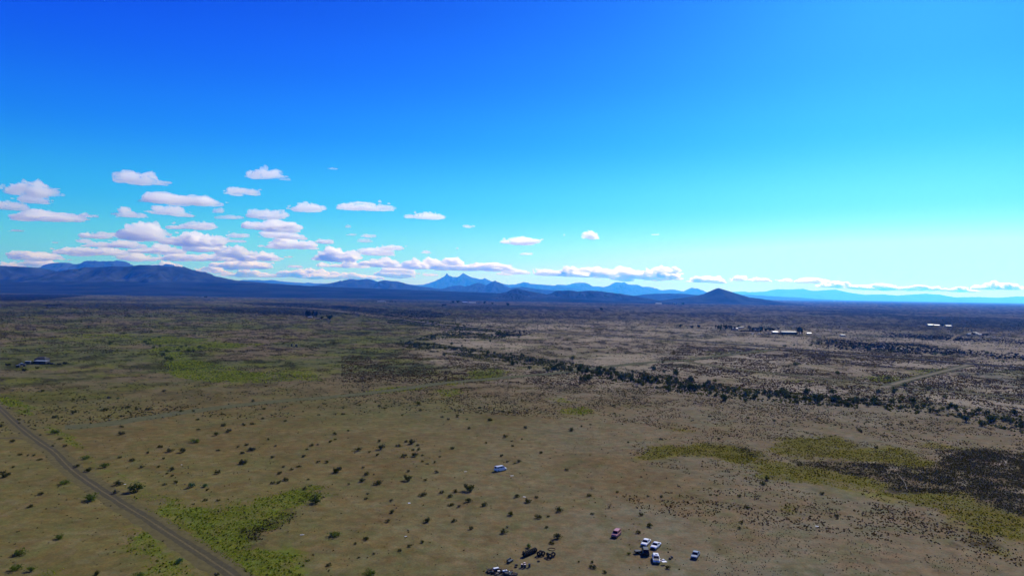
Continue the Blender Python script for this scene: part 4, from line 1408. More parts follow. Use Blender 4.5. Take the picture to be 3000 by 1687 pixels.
    if rack:
        for k in range(5):
            q = MB()
            xx = fx - .25 - (fx - rx - .5) * k / 4
            q.box((xx, 0, z1 + .03), (.09, rw * 1.7, .05))
            q.build('roof_rib', [paint], t)
    return t


def heading(dx, dy):
    return math.atan2(dy, dx)


def build_vehicles():
    p = G(1466, 1378)
    car('passenger_van', 'white passenger van with a long dark window strip, alone on the bare plain', 'van', (p.x, p.y, 0), heading(.80, .60), M['white'], L=5.0, W=1.95, H=2.0, hood=1.12,
        belt=1.15, deck=1.15, nose=.85, ws=.62, rear=.16, tail=.06, panes=4, rack=True)
    p = G(1805, 1569)
    car('parked_car', 'faded red sport utility car with pinkish roof, apart from the white sedans', 'car', (p.x, p.y, 0), heading(-.46, -.89), M['red'], L=4.4, W=1.8, H=1.72, hood=1.02, belt=1.06,
        deck=1.05, nose=1.1, ws=.5, rear=.2, tail=.1, panes=3)
    p = G(1892, 1593)
    car('parked_car', 'white sedan, the left one of the two parked side by side', 'car', (p.x, p.y, 0), heading(-.46, -.89), M['white'], L=4.9, W=1.82, H=1.38, group='white sedans side by side')
    p = G(1921, 1602)
    car('parked_car', 'white sedan, the right one of the two parked side by side', 'car', (p.x, p.y, 0), heading(-.52, -.85), M['white'], L=4.7, W=1.8, H=1.36, rear=.75, tail=.85,
        group='white sedans side by side')
    p = G(2037, 1630)
    car('parked_car', 'silver-blue sedan parked alone at the right of the other cars', 'car', (p.x, p.y, 0), heading(-.44, -.90), M['silver_blue'], L=4.7, W=1.78, H=1.38)
    p = G(1891, 1620)
    car('parked_car', 'black wagon with its dark tail to the camera, below the white sedans', 'car', (p.x, p.y, 0), heading(.10, 1.0), M['black'], L=4.2, W=1.8, H=1.65, hood=1.0, belt=1.02,
        deck=1.0, nose=1.05, ws=.5, rear=.35, tail=.1, panes=3)
    p = G(1922, 1642)
    w = car('parked_car', 'white wrecked car facing the camera with its bonnet gone dark and debris on the roof', 'car', (p.x, p.y, 0), heading(-.13, -.99), M['white'], L=4.5, W=1.85, H=1.5, hood=.98,
            belt=1.0, deck=1.0, nose=1.15, ws=.85, rear=.3, tail=.1, hood_paint=M['black'], panes=3)
    # debris lying on the wreck's roof
    rg = np.random.default_rng(4)
    b = MB()
    for k in range(7):
        b.box((rg.uniform(-.9, -.1), rg.uniform(-.5, .5), 1.54 + .05 * k * .4), (rg.uniform(.3, .7), rg.uniform(.2, .5), .08), rz=rg.random() * 3, ry=rg.uniform(-.3, .3))
    o = b.build('scrap_panels', [M['pale']])
    o.matrix_world = Matrix.Translation((p.x, p.y, 0)) @ Matrix.Rotation(heading(-.13, -.99), 4, 'Z')
    o['kind'] = 'stuff'
    o['label'] = 'pale scrap panels heaped on the roof of the white wrecked car'
    # the small white pickup and camper of the left homestead are built with it


# ------------------------------------------------------------------ scrap, tyres, drums, litter
def tyre_mesh(R_=.62, r=.27, w=.36, n=20):
    b = MB()
    b.lathe([(r, -w / 2), (R_ * .9, -w / 2), (R_, -w * .32), (R_, w * .32), (R_ * .9, w / 2), (r, w / 2), (r, -w / 2)], n, axis='Y')
    for k in range(n):
        a = 2 * PI * k / n
        b.box((math.cos(a) * (R_ + .008), math.sin(a) * 0, math.sin(a) * (R_ + .008)), (.05, w * .62, .05), ry=-a)
    return b.mesh('old_tyre')


def build_scrap():
    big = tyre_mesh()
    small = tyre_mesh(.36, .15, .24, 16)
    for m in (big, small):
        m.materials.append(M['tyre'])

    def tyre(px, py, me, rz, lean, label, group, flat=False):
        o = bpy.data.objects.new('old_tyre', me)
        COL.objects.link(o)
        R_ = .62 if me is big else .36
        p = G(px, py)
        w = .34 if me is big else .24
        o.location = (p.x, p.y, (w / 2 + .01) if flat else R_ * math.cos(lean) + w / 2 * abs(math.sin(lean)))
        o.rotation_euler = (PI / 2, 0, rz) if flat else (lean, 0, rz)
        tag(o, label, 'tyre', group)
    # the long row: tyres on edge, running from lower left to upper right
    axis = heading(.62, .78)
    a, b = G(1536, 1630), G(1568, 1616)
    n = 8
    for k in range(n):
        q = a.lerp(b, k / (n - 1))
        px, py = to_px(q.x, q.y)
        tyre(px, py, big, axis - PI / 2 + RNG.normal() * .08, RNG.uniform(-.06, .12), 'big old black tyre on edge in the long row of tyres', 'tyres in the long row')
    tyre(1533, 1621, small, axis, .1, 'small tyre leaning off the left end of the long row of tyres', None)
    for k, (x, y) in enumerate([(1578, 1628), (1584, 1624), (1591, 1626)]):
        tyre(x, y, big, axis - PI / 2 + .25 * k, .06 * k, 'big old tyre on edge in the middle cluster of three tyres', 'tyres in the middle cluster')
    for k, (x, y) in enumerate([(1605, 1631), (1612, 1634), (1621, 1629)]):
        tyre(x, y, big, axis - PI / 2 + .5 * k - .3, .08, 'big old tyre in the right-hand cluster, next to the rusty ring', 'tyres in the right cluster')
    tyre(1578, 1644, small, .4, 0, 'single tyre lying flat between the tyre clusters and the drums', None, flat=True)
    tyre(1513, 1655, small, .9, 0, 'small tyre lying flat left of the drums, the upper of two', None, flat=True)
    tyre(1511, 1661, small, .2, 0, 'small tyre lying flat left of the drums, the lower of two', None, flat=True)
    # drums
    drums = [(1529, 1661, 'steel drum with a pale lid, leftmost of the four drums', True), (1536.5, 1657, 'steel drum with a pale lid, at the back of the four drums', True),
             (1538, 1662, 'steel drum with a pale lid, in the middle of the four drums', True), (1551, 1660, 'dark steel drum without a pale lid, rightmost of the four drums', False)]
    for px, py, lab, lid in drums:
        p = G(px, py)
        t = empty('oil_drum', (p.x, p.y, 0), RNG.random())
        tag(t, lab, 'drum', 'drums near the tyres')
        b = MB()
        b.lathe([(.001, 0), (.285, 0), (.295, .02), (.285, .05), (.285, .28), (.298, .30), (.285, .32), (.285, .57), (.298, .59), (.285, .61), (.285, .86), (.295, .88), (.29, .90)], 20)
        b.build('shell', [M['drum']], t)
        b = MB()
        b.lathe([(.275, .862), (.275, .88), (.001, .882)], 20)
        b.build('lid', [M['drum_top'] if lid else M['drum']], t)
    # striped couch-like bundle
    p = G(1494, 1646)
    t = empty('striped_couch', (p.x, p.y, 0), heading(.5, .86))
    tag(t, 'dark couch with pale blue stripes lying left of the tyres', 'couch')
    b = MB()
    b.box((0, 0, .28), (2.0, .9, .5), top=.96)
    b.build('seat', [M['black']], t)
    b = MB()
    b.box((0, .36, .66), (2.0, .26, .5), top=.9)
    b.build('backrest', [M['black']], t)
    for k in range(3):
        b = MB()
        b.box((-.6 + .6 * k, -.08, .545), (.16, .62, .03))
        b.build('stripe_cushion', [M['blue_stripe']], t)
    # rusty ring
    p = G(1616, 1608.5)
    b = MB()
    n = 26
    for k in range(n):
        a0, a1 = 2 * PI * k / n, 2 * PI * (k + 1) / n
        r0_, r1_ = 1.0 + .07 * math.sin(3 * a0), 1.0 + .07 * math.sin(3 * a1)
        b.tube((r0_ * math.cos(a0), r0_ * math.sin(a0), .07), (r1_ * math.cos(a1), r1_ * math.sin(a1), .07), .10, .10, 6, caps=False)
    tag(b.build('rusty_ring', [M['rust']], loc=(p.x, p.y, 0)), 'rust-brown ring lying on the ground right of the tyres', 'ring')
    # scrap heap at the bottom edge
    rg = np.random.default_rng(9)
    a, c = G(1430, 1674), G(1510, 1686)
    ax = (c - a).normalized()
    nrm = Vector((-ax.y, ax.x, 0))
    mats = ['wood', 'rust', 'plastic', 'wall_dark', 'black']
    for k in range(70):
        t = rg.random()
        q = a.lerp(c, t) + nrm * rg.normal() * .8
        big_ = 1.0 - abs(t - .5)
        kind = rg.integers(4)
        b = MB()
        m = M[mats[int(rg.integers(len(mats)))]]
        z = rg.uniform(0, .75) * big_
        if kind < 2:
            d = Vector((rg.normal(), rg.normal(), rg.normal() * .3)).normalized() * rg.uniform(.5, 1.6)
            s0 = Vector((0, 0, max(.06, z)))
            e0 = s0 + d
            e0.z = max(e0.z, .06)
            b.tube(s0, e0, rg.uniform(.03, .09), None, 5)
            nm, lab, cat = ('scrap_beam', 'old beam thrown on the dark scrap heap at the bottom edge', 'beam')
        elif kind == 2:
            sz = (rg.uniform(.3, 1.2), rg.uniform(.3, .9), rg.uniform(.2, .7))
            b.box((0, 0, sz[2] / 2), sz, rz=rg.random() * 3, top=rg.uniform(.8, 1))
            nm, lab, cat = ('scrap_box', 'dark boxy piece of junk in the scrap heap at the bottom edge', 'junk')
        else:
            sz = (rg.uniform(.6, 1.6), rg.uniform(.4, 1.0), .05)
            b.box((0, 0, max(.3, z)), sz, rz=rg.random() * 3, ry=rg.uniform(-.5, .5))
            nm, lab, cat = ('scrap_sheet', 'sheet of scrap lying in the dark heap at the bottom edge', 'sheet')
        tag(b.build(nm, [m], loc=(q.x, q.y, 0)), lab, cat, 'pieces of the scrap heap')
    for px, py, z, s, lab, mat in ((1453, 1671, .78, (1.5, .65, .16), 'white slab on top of the scrap heap, the left one', 'pale'),
                                   (1479, 1679, .85, (1.2, .55, .2), 'white box lid on top of the scrap heap, the right one', 'pale'),
                                   (1461, 1676, .5, (.7, .5, .14), 'cream board half buried in the middle of the scrap heap', 'cream'),
                                   (1492, 1677, .4, (.35, .3, .3), 'small cream bucket at the right side of the scrap heap', 'cream')):
        p = G(px, py)
        b = MB()
        b.box((0, 0, z - s[2] / 2), s, rz=.5, top=.95)
        b.box((0, 0, (z - s[2]) / 2), (s[0] * .7, s[1] * .6, z - s[2]), 1, rz=.5)
        tag(b.build('scrap_board', [M[mat], M['plastic']], loc=(p.x, p.y, 0)), lab, 'board')
    # junk around the wrecked car
    p = G(1946, 1652)
    t = empty('camp_table', (p.x, p.y, 0), .25)
    tag(t, 'white table standing right of the wrecked car', 'table')
    b = MB()
    b.box((0, 0, .74), (1.25, .85, .05))
    b.build('tabletop', [M['pale']], t)
    for sx in (-1, 1):
        for sy in (-1, 1):
            b = MB()
            b.tube((sx * .56, sy * .36, 0), (sx * .54, sy * .34, .72), .025, None, 6)
            b.build('leg', [M['rim']], t)
    for px, py, s, mat, lab in ((1943, 1641, (.75, .6, .35), 'pale', 'white box dropped between the wrecked car and the table'),
                                (1936, 1643, (.7, .45, .2), 'pink', 'pinkish bundle on the ground beside the wrecked car'),
                                (1939.5, 1641, (.5, .5, .25), 'plastic', 'dark bag between the pink bundle and the white box')):
        p = G(px, py)
        b = MB()
        b.box((0, 0, s[2] / 2), s, rz=.6, top=.75)
        tag(b.build('junk_bundle', [M[mat]], loc=(p.x, p.y, 0)), lab, 'bundle')
    for px, py, lab in ((1963, 1637, 'black bag of junk right of the wreck, the lower of two'), (1968, 1633, 'black bag of junk right of the wreck, the upper of two')):
        p = G(px, py)
        b = MB()
        b.lathe([(.001, 0), (.34, .02), (.40, .2), (.30, .42), (.12, .52), (.001, .55)], 10)
        tag(b.build('junk_bag', [M['plastic']], loc=(p.x, p.y, 0)), lab, 'bag')
    p = G(1868, 1620)
    t = empty('utility_trailer', (p.x, p.y, 0), .35)
    tag(t, 'low black trailer with a pale top rail, left of the black wagon', 'trailer')
    b = MB()
    b.box((0, 0, .55), (1.6, 1.05, .5))
    b.build('tub', [M['black']], t)
    b = MB()
    b.box((0, .48, .83), (1.2, .06, .05))
    b.build('rail', [M['rim']], t)
    b = MB()
    b.tube((-.8, 0, .42), (-1.6, 0, .38), .04, None, 6)
    b.build('drawbar', [M['plastic']], t)
    for s in (-1, 1):
        b = MB()
        b.lathe([(.1, -.09), (.28, -.09), (.3, 0), (.28, .09), (.1, .09)], 12, axis='Y', c=(.1, s * .58, .3))
        b.build('wheel', [M['tyre']], t)
    p0, p1 = G(1900, 1629), G(1911, 1627)
    b = MB()
    b.tube((0, 0, .06), (p1.x - p0.x, p1.y - p0.y, .06), .06, None, 6)
    tag(b.build('fallen_pole', [M['plastic']], loc=p0), 'dark pole lying on the ground between the black wagon and the wreck', 'pole')
    p0, p1 = G(1478, 1390), G(1492, 1398)
    b = MB()
    b.tube((0, 0, .04), (p1.x - p0.x, p1.y - p0.y, .04), .03, None, 6)
    tag(b.build('fallen_pole', [M['wood']], loc=p0), 'thin pole lying on the ground beside the white van', 'pole')
    # pale litter
    for px, py, s, rz, lab in ((1500, 1393, (1.3, .35, .05), .3, 'white board lying right of the white van'), (1536.5, 1455, (1.0, .35, .06), -.5, 'white plank lying among bushes below the van'),
                               (1199, 1473.5, (.75, .6, .12), .2, 'white square panel lying alone on the bare ground left of the van'),
                               (1189, 1570.5, (.7, .25, .05), .4, 'small pale scrap on the ground far left of the tyres'), (1364, 1381, (1.1, .25, .05), .2, 'narrow pale scrap left of the white van'),
                               (2394, 1541.5, (.9, .35, .12), -.6, 'small white scrap on the grey flat at lower right'), (366, 1418, (.7, .35, .06), .2, 'white scrap beside the dirt road near the largest dark bush'),
                               (532, 1361, (.5, .35, .06), .2, 'tiny pale scrap among the shrubs right of the dirt road'), (885, 1566, (1.2, .2, .06), .2, 'pale stick lying right of the green meadow')):
        p = G(px, py)
        b = MB()
        b.box((0, 0, s[2] / 2 + .03), s, rz=rz)
        tag(b.build('litter_board', [M['pale']], loc=(p.x, p.y, 0)), lab, 'litter')
    # pale dead branch across the dark basin
    b = MB()
    pts = [(2629, 1389), (2640, 1402), (2652, 1418), (2657, 1437)]
    Q = [G(*q) for q in pts]
    for u, v in zip(Q, Q[1:]):
        b.tube((u.x, u.y, .45), (v.x, v.y, .45), .05, .045, 6)
    b.tube((Q[1].x, Q[1].y, .45), (Q[1].x + 1.5, Q[1].y + .4, .8), .05, .03, 5)
    tag(b.build('dead_branch', [material('bleached_wood', (.30, .28, .24), noise=(3, .2))]), 'long bleached dead branch lying across the black brush at right', 'branch')
# ------------------------------------------------------------------ homesteads
def house(name, label, cat, px, py, W, Dp, H, wall, roofm, roof='gable', rise=1.2, rz=0.0, windows=3, door=True, group=None, over=.35):
    p = G(px, py)
    t = empty(name, (p.x, p.y + Dp / 2, 0), rz)
    tag(t, label, cat, group)
    b = MB()
    b.box((0, 0, H / 2), (W, Dp, H))
    if roof == 'gable':
        for s in (-1, 1):
            b.add([(s * W / 2, -Dp / 2, H), (s * W / 2, Dp / 2, H), (s * W / 2, 0, H + rise * .97)], [(0, 1, 2)])
    b.build('wall', [wall], t)
    r = MB()
    w2, d2 = W / 2 + over, Dp / 2 + over
    ez = H - over * rise / (Dp / 2) + .03
    if roof == 'gable':
        r.slab([(-w2, -d2, ez), (w2, -d2, ez), (w2, 0, H + rise), (-w2, 0, H + rise)], .10)
        r.slab([(-w2, 0, H + rise), (w2, 0, H + rise), (w2, d2, ez), (-w2, d2, ez)], .10)
    elif roof == 'hip':
        k = min(w2, d2) * .9
        r.add([(-w2, -d2, H), (w2, -d2, H), (w2, d2, H), (-w2, d2, H), (-w2 + k, 0, H + rise), (w2 - k, 0, H + rise)],
              [(0, 1, 5, 4), (1, 2, 5), (2, 3, 4, 5), (3, 0, 4), (3, 2, 1, 0)])
    else:
        r.add([(-w2, -d2, H + .02), (w2, -d2, H + .02), (w2, d2, H + .02), (-w2, d2, H + .02), (-w2, -d2, H + .2), (w2, -d2, H + .2), (w2, d2, H + .2 + rise), (-w2, d2, H + .2 + rise)],
              [(3, 2, 1, 0), (4, 5, 6, 7), (0, 1, 5, 4), (1, 2, 6, 5), (2, 3, 7, 6), (3, 0, 4, 7)])
    r.build('roof', [roofm], t)
    for k in range(windows):
        x = -W / 2 + W * (k + .5) / windows + (.25 if door and k == windows // 2 else 0)
        f = MB()
        f.box((x, -Dp / 2 - .04, H * .58), (1.3, .10, 1.1))
        fo = f.build('window', [M['frame']], t)
        g = MB()
        g.box((x, -Dp / 2 - .08, H * .58), (1.1, .06, .9))
        g.build('pane', [M['glass']], fo)
    if door:
        d = MB()
        d.box((-W / 2 + W * (windows // 2) / max(windows, 1) + .1, -Dp / 2 - .05, 1.03), (.95, .10, 2.05))
        d.build('door', [M['roof_dark']], t)
    return t


def build_homesteads():
    # --- left homestead
    house('mobile_home', 'long dark mobile home with a pale roof edge, middle of the left homestead', 'house', 116, 1066.5, 10.5, 4.4, 2.7, M['wall_dark'], M['roof_grey'], 'flat', .25, windows=4)
    house('farmhouse', 'house with a black hip roof behind the mobile home', 'house', 116, 1059.5, 10, 7, 2.6, M['wall_dark'], M['roof_dark'], 'hip', 1.9, windows=2)
    p = G(82, 1067.5)
    t = empty('camper', (p.x, p.y, 0), .2)
    tag(t, 'boxy camper with a bright white roof at the left homestead', 'camper')
    b = MB()
    b.box((0, 0, 1.75), (4.2, 2.3, 2.5))
    b.build('body', [M['wall_blue']], t)
    b = MB()
    b.box((0, 0, 3.06), (4.4, 2.4, .12))
    b.build('roof', [M['roof_white']], t)
    for x in (-1.1, .4):
        b = MB()
        b.box((x, -1.16, 2.1), (.95, .06, .65))
        b.build('window', [M['glass']], t)
    for s in (-1, 1):
        b = MB()
        b.lathe([(.1, -.1), (.34, -.1), (.36, 0), (.34, .1), (.1, .1)], 14, axis='Y', c=(-.2, s * 1.12, .36))
        b.build('wheel', [M['tyre']], t)
    b = MB()
    b.box((1.5, 0, .42), (2.6, 1.2, .16))
    b.build('chassis', [M['plastic']], t)
    p = G(64, 1068.5)
    car('parked_car', 'car with a white bonnet parked left of the camper', 'car', (p.x, p.y, 0), heading(-.8, -.6), M['black'], L=4.8, W=1.9, H=1.75, hood=1.05, belt=1.1, deck=1.1, nose=1.3, ws=.5,
        rear=.2, tail=1.4, hood_paint=M['white'], roof_paint=M['white'])
    p = G(142, 1066.5)
    car('parked_car', 'dark car parked right of the mobile home, the nearer to it', 'car', (p.x, p.y, 0), heading(-.9, -.3), M['black'], L=4.8, W=1.85, H=1.7, hood=1.0, belt=1.05, deck=1.0, tail=.9)
    p = G(152, 1067)
    car('parked_car', 'dark car parked at the right end of the left homestead', 'car', (p.x, p.y, 0), heading(.9, .2), M['black'], L=4.6, W=1.8, H=1.45)
    for px, py, s, lab in ((53, 1075.5, (3.0, 1.8, 1.7), 'black box trailer at the left end of the left homestead'), (72, 1073, (1.6, 1.6, 1.6), 'small black shed in front of the camper')):
        p = G(px, py)
        t = empty('box_trailer' if 'trailer' in lab else 'garden_shed', (p.x, p.y, 0), .1)
        tag(t, lab, 'trailer' if 'trailer' in lab else 'shed')
        b = MB()
        b.box((0, 0, s[2] / 2 + .1), s)
        b.build('wall', [M['black']], t)
        b = MB()
        b.box((0, 0, s[2] + .14), (s[0] + .1, s[1] + .1, .08))
        b.build('roof', [M['roof_grey']], t)
        b = MB()
        b.box((s[0] * .2, -s[1] / 2 - .03, s[2] * .45 + .1), (s[0] * .35, .05, s[2] * .8))
        b.build('door', [M['plastic']], t)
    bush = [shrub_proto(700 + i, 1.0, .7, (30, 38, 20), 130, .085) for i in range(2)]
    for i, (x, y, w, lab) in enumerate([(94, 1067, 5.0, 'dark bush between the camper and the mobile home'), (22, 1071, 4.0, 'dark bush left of the black box trailer'), (72, 1087, 4.2, 'dark bush in front of the left homestead'),
                                        (108, 1080, 2.8, 'small bush in front of the mobile home'), (192, 1067, 4.5, 'low dark bush right of the left homestead'), (172, 1068.5, 3.0, 'small low bush near the right end of the left homestead')]):
        o = bpy.data.objects.new('desert_shrub', bush[i % 2])
        COL.objects.link(o)
        o.location, o.scale = G(x, y), (w, w, w * .75)
        tag(o, lab, 'bush')
    # --- two water tanks on the middle left plain
    for px, py, R_, H, lab in ((854.5, 1015, 1.0, 3.5, 'tall dark water tank, the left and narrower of two'), (868, 1016, 1.35, 3.1, 'dark water tank, the right and wider of two')):
        p = G(px, py)
        t = empty('water_tank', (p.x, p.y, 0))
        tag(t, lab, 'tank', 'water tanks')
        b = MB()
        b.lathe([(.001, 0), (R_, 0), (R_, H * .33), (R_ * 1.02, H * .34), (R_, H * .35), (R_, H * .66), (R_ * 1.02, H * .67), (R_, H * .68), (R_, H)], 22)
        b.build('wall', [M['tank']], t)
        b = MB()
        b.lathe([(R_ * 1.03, H), (R_ * 1.03, H + .06), (.001, H + .4)], 22)
        b.build('roof', [M['roof_dark']], t)
        b = MB()
        b.tube((R_ + .06, 0, .1), (R_ + .06, 0, H), .04, None, 6)
        b.build('pipe', [M['rim']], t)
    p = G(845, 1015.5)
    b = MB()
    b.lathe([(.001, .15), (1.25, .15), (1.3, .7), (1.38, .7), (1.38, 0), (1.3, 0)], 20)
    tag(b.build('stock_trough', [M['tank']], loc=(p.x, p.y, 0)), 'low round stock trough left of the two water tanks', 'trough')
    p = G(838, 1022)
    b = MB()
    n = 30
    for k in range(n):
        a0, a1 = PI * (1.06 + .88 * k / n), PI * (1.06 + .88 * (k + 1) / n)
        for rr in ():
            pass
    ringr = [[(math.cos(PI * (1.0 + k / n)) * (20 + dr), math.sin(PI * (1.0 + k / n)) * (9 + dr * .7), z) for dr, z in ((-2.2, -.03), (-.6, .75), (.6, .75), (2.2, -.03))] for k in range(n + 1)]
    b.loft(ringr)
    o = b.build('earth_berm', [material('berm_soil', alb((72, 56, 44)), noise=(.5, .3))], loc=(p.x, p.y, 0))
    tag(o, 'crescent earth berm in front of the two water tanks', kind='structure')
    # --- ranch with the tall trees
    tall = [tree_proto('cottonwood_tree', 800 + i, 1.0, 2.1, (22, 30, 16), 380, .085, True, 'tall dark tree', 'tree', 8) for i in range(2)]
    roundt = tree_proto('round_tree', 810, 1.0, 1.05, (24, 32, 16), 320, .085, True, 'round dark tree', 'tree', 8)
    pale = tree_proto('mesquite_tree', 815, 1.0, .9, (48, 62, 24), 240, .08, False, 'pale green tree', 'tree', 6)

    def tree(proto, px, py, width_px, lab, group=None, hs=1.0, first=[]):
        p = G(px, py)
        W = width_px * p.y / FPX
        if proto.name not in first:
            first.append(proto.name)
            o = proto
            o.location, o.rotation_euler, o.scale, o['label'] = p, (0, 0, RNG.random() * 6), (W, W, W * hs), lab
            if group:
                o['group'] = group
        else:
            o = copy_tree(proto, p, RNG.random() * 6, W, lab, group)
            o.scale = (W, W, W * hs)
    for i, (x, y, w, h) in enumerate([(896, 931, 11, 1.05), (903, 931, 11, .95), (909, 930, 9, 1.1), (919, 931, 12, .95), (925, 931, 10, 1.0)]):
        tree(tall[i % 2], x, y, w, ['tall dark tree at the left end of the ranch clump', 'tall dark tree, second from left in the ranch clump', 'tall dark tree behind the ranch house',
                                    'tall dark tree right of the ranch house', 'tall dark tree at the right end of the ranch clump'][i], 'tall trees at the ranch', h)
    tree(roundt, 943, 936, 9, 'small round tree between the ranch clump and the lone round tree', hs=1.0)
    tree(roundt, 967.5, 937, 15, 'lone big round tree at the right end of the ranch', hs=.95)
    house('farmhouse', 'pale ranch house half hidden under the clump of tall trees', 'house', 908, 932, 10, 7, 3.2, M['wall_blue'], M['roof_grey'], 'gable', 1.2, windows=3)
    house('barn', 'low dark ranch shed left of the small round tree', 'shed', 933, 936.5, 9, 5, 2.3, M['wall_dark'], M['roof_dark'], 'gable', .8, windows=0)
    house('barn', 'low dark ranch shed just left of the lone round tree', 'shed', 953, 937, 10, 5, 2.4, M['wall_dark'], M['roof_dark'], 'gable', .8, windows=0)
    # --- homestead at right, ringed by trees
    TR = [(2096, 960, 6, 9), (2103, 965, 8, 13), (2111, 965.5, 11, 14), (2125, 966, 12, 16), (2136, 963, 8, 10), (2144, 968, 7, 16), (2152, 967, 6, 12), (2165, 961, 9, 9), (2195, 969, 9, 17),
          (2206, 969, 10, 11), (2216, 969, 9, 11), (2227, 971, 10, 15), (2234, 971, 9, 16), (2245, 971, 10, 11), (2255, 970.5, 10, 12), (2264, 971, 9, 11), (2279, 966, 8, 7), (2343, 979, 14, 23), (2350, 979, 10, 20)]
    words_ = ['leftmost small tree', 'second tree from the left', 'pale green bushy tree', 'dark spreading tree', 'small tree', 'dark slim tree', 'slim tree right of the white roofs', 'pale small tree at the back',
              'dark pointed tree left of centre', 'low tree right of the pointed tree', 'low green tree in the middle', 'dark tall tree, left of a close pair', 'dark tall tree, right of a close pair', 'low tree right of the close pair',
              'wide low tree above the blue shed', 'low tree at the end of the middle row', 'small far tree', 'tallest dark tree, at the right end', 'second tallest tree, beside the tallest']
    for (x, y, w, h), wd in zip(TR, words_):
        ratio = h / w
        pr = pale if 'pale' in wd else (tall[0] if ratio > 1.45 else roundt)
        base = {pale.name: .9, tall[0].name: 2.1, roundt.name: 1.05}[pr.name]
        tree(pr, x, y, w, wd + ' of the tree-ringed homestead at right', 'trees of the right homestead', ratio / base)
    hed = [shrub_proto(720 + i, 1.0, .62, (24, 30, 18), 130, .09) for i in range(2)]
    for i, x in enumerate(list(range(2172, 2232, 8)) + list(range(2284, 2338, 7))):
        o = bpy.data.objects.new('hedge_bush', hed[i % 2])
        COL.objects.link(o)
        y = 972 if x < 2240 else 980
        o.location, o.scale, o.rotation_euler = G(x, y + RNG.normal() * .3), (7, 7, 6), (0, 0, i)
        tag(o, 'low dark hedge bush in the left hedge of the right homestead' if x < 2240 else 'low dark hedge bush in the hedge before the long building of the right homestead', 'bush',
            'left hedge of the right homestead' if x < 2240 else 'right hedge of the right homestead')
    house('barn', 'small white-roofed building, left of two at the right homestead', 'shed', 2148, 966, 6, 5, 3, M['wall_blue'], M['roof_white'], 'gable', 1.2, windows=1)
    house('barn', 'small white-roofed building, right of two at the right homestead', 'shed', 2158.5, 966, 6, 5, 3, M['wall_blue'], M['roof_white'], 'gable', 1.2, windows=1)
    house('barn', 'long pale-roofed shed behind the left trees of the right homestead', 'shed', 2172, 963, 12, 6, 3, M['wall_dark'], M['roof_grey'], 'gable', .8, windows=2)
    house('farmhouse', 'blue-walled house with pale roof, centre of the right homestead', 'house', 2272, 978, 11, 7, 3.6, M['wall_blue'], M['roof_white'], 'gable', 1.8, windows=3)
    house('farmhouse', 'long low building with blue-grey roof behind the right hedge', 'house', 2312, 977, 30, 8, 3.2, M['wall_blue'], M['roof_grey'], 'gable', 1.2, windows=6)
    house('barn', 'small pale-roofed shed right of the tallest tree', 'shed', 2371, 980.5, 8, 5, 3, M['wall_dark'], M['roof_white'], 'gable', .9, windows=1)
    house('barn', 'small grey shed alone right of the right homestead', 'shed', 2470, 985.5, 8.5, 5, 3, M['wall_blue'], M['roof_grey'], 'gable', .8, windows=1)
    for x, y, pt, lab in ((2205, 978, 'white', 'white car parked in the yard of the right homestead'), (2224, 978.5, 'white', 'white car parked before the low hedge of the right homestead'),
                          (2252, 976, 'silver_blue', 'blue car parked beside the blue-walled house')):
        p = G(x, y)
        car('parked_car', lab, 'car', (p.x, p.y, 0), .2, M[pt], L=4.9, W=1.9, H=1.6)
    # --- long white sheds far right
    house('barn', 'longest white-roofed shed far right on the plain, left half', 'barn', 2729, 956.5, 17, 10, 4.5, M['wall_dark'], M['roof_white'], 'gable', 1.8, windows=3, door=False)
    house('barn', 'white-roofed shed joined to the right end of the longest shed', 'barn', 2746, 957, 15, 9, 4.0, M['wall_dark'], M['roof_white'], 'gable', 1.6, windows=3, door=False)
    house('barn', 'separate white-roofed shed right of the long shed', 'barn', 2780, 958.5, 15, 8, 3.8, M['wall_dark'], M['roof_white'], 'gable', 1.4, windows=2)
    house('barn', 'tiny pale hut between the white-roofed sheds', 'hut', 2768, 956.5, 5, 4, 2.6, M['wall_white'], M['roof_white'], 'gable', .6, windows=1)
    tree(roundt, 2760, 957, 9, 'dark round tree between the white-roofed sheds')
    # --- farm at the far right edge
    for x, y, w, lab, rm in ((2841, 981.5, 7, 'blue-grey hut at the left of the far right farm', 'roof_grey'), (2863, 981, 9, 'pale-roofed house in the middle of the far right farm', 'roof_grey'),
                             (2872, 984, 7, 'small pale-roofed shed at the front of the far right farm', 'roof_grey'), (2858, 978, 8, 'grey shed at the back of the far right farm', 'roof_grey')):
        house('farmhouse', lab, 'house', x, y, w, 5, 2.8, M['wall_blue'], M[rm], 'gable', 1.0, windows=2)
    for x, y, lab in ((2851, 982, 'dark tree left of the middle house of the far right farm'), (2882, 985, 'dark tree right of the front shed of the far right farm'), (2892, 984, 'dark tree at the right end of the far right farm')):
        tree(roundt, x, y, 8, lab)
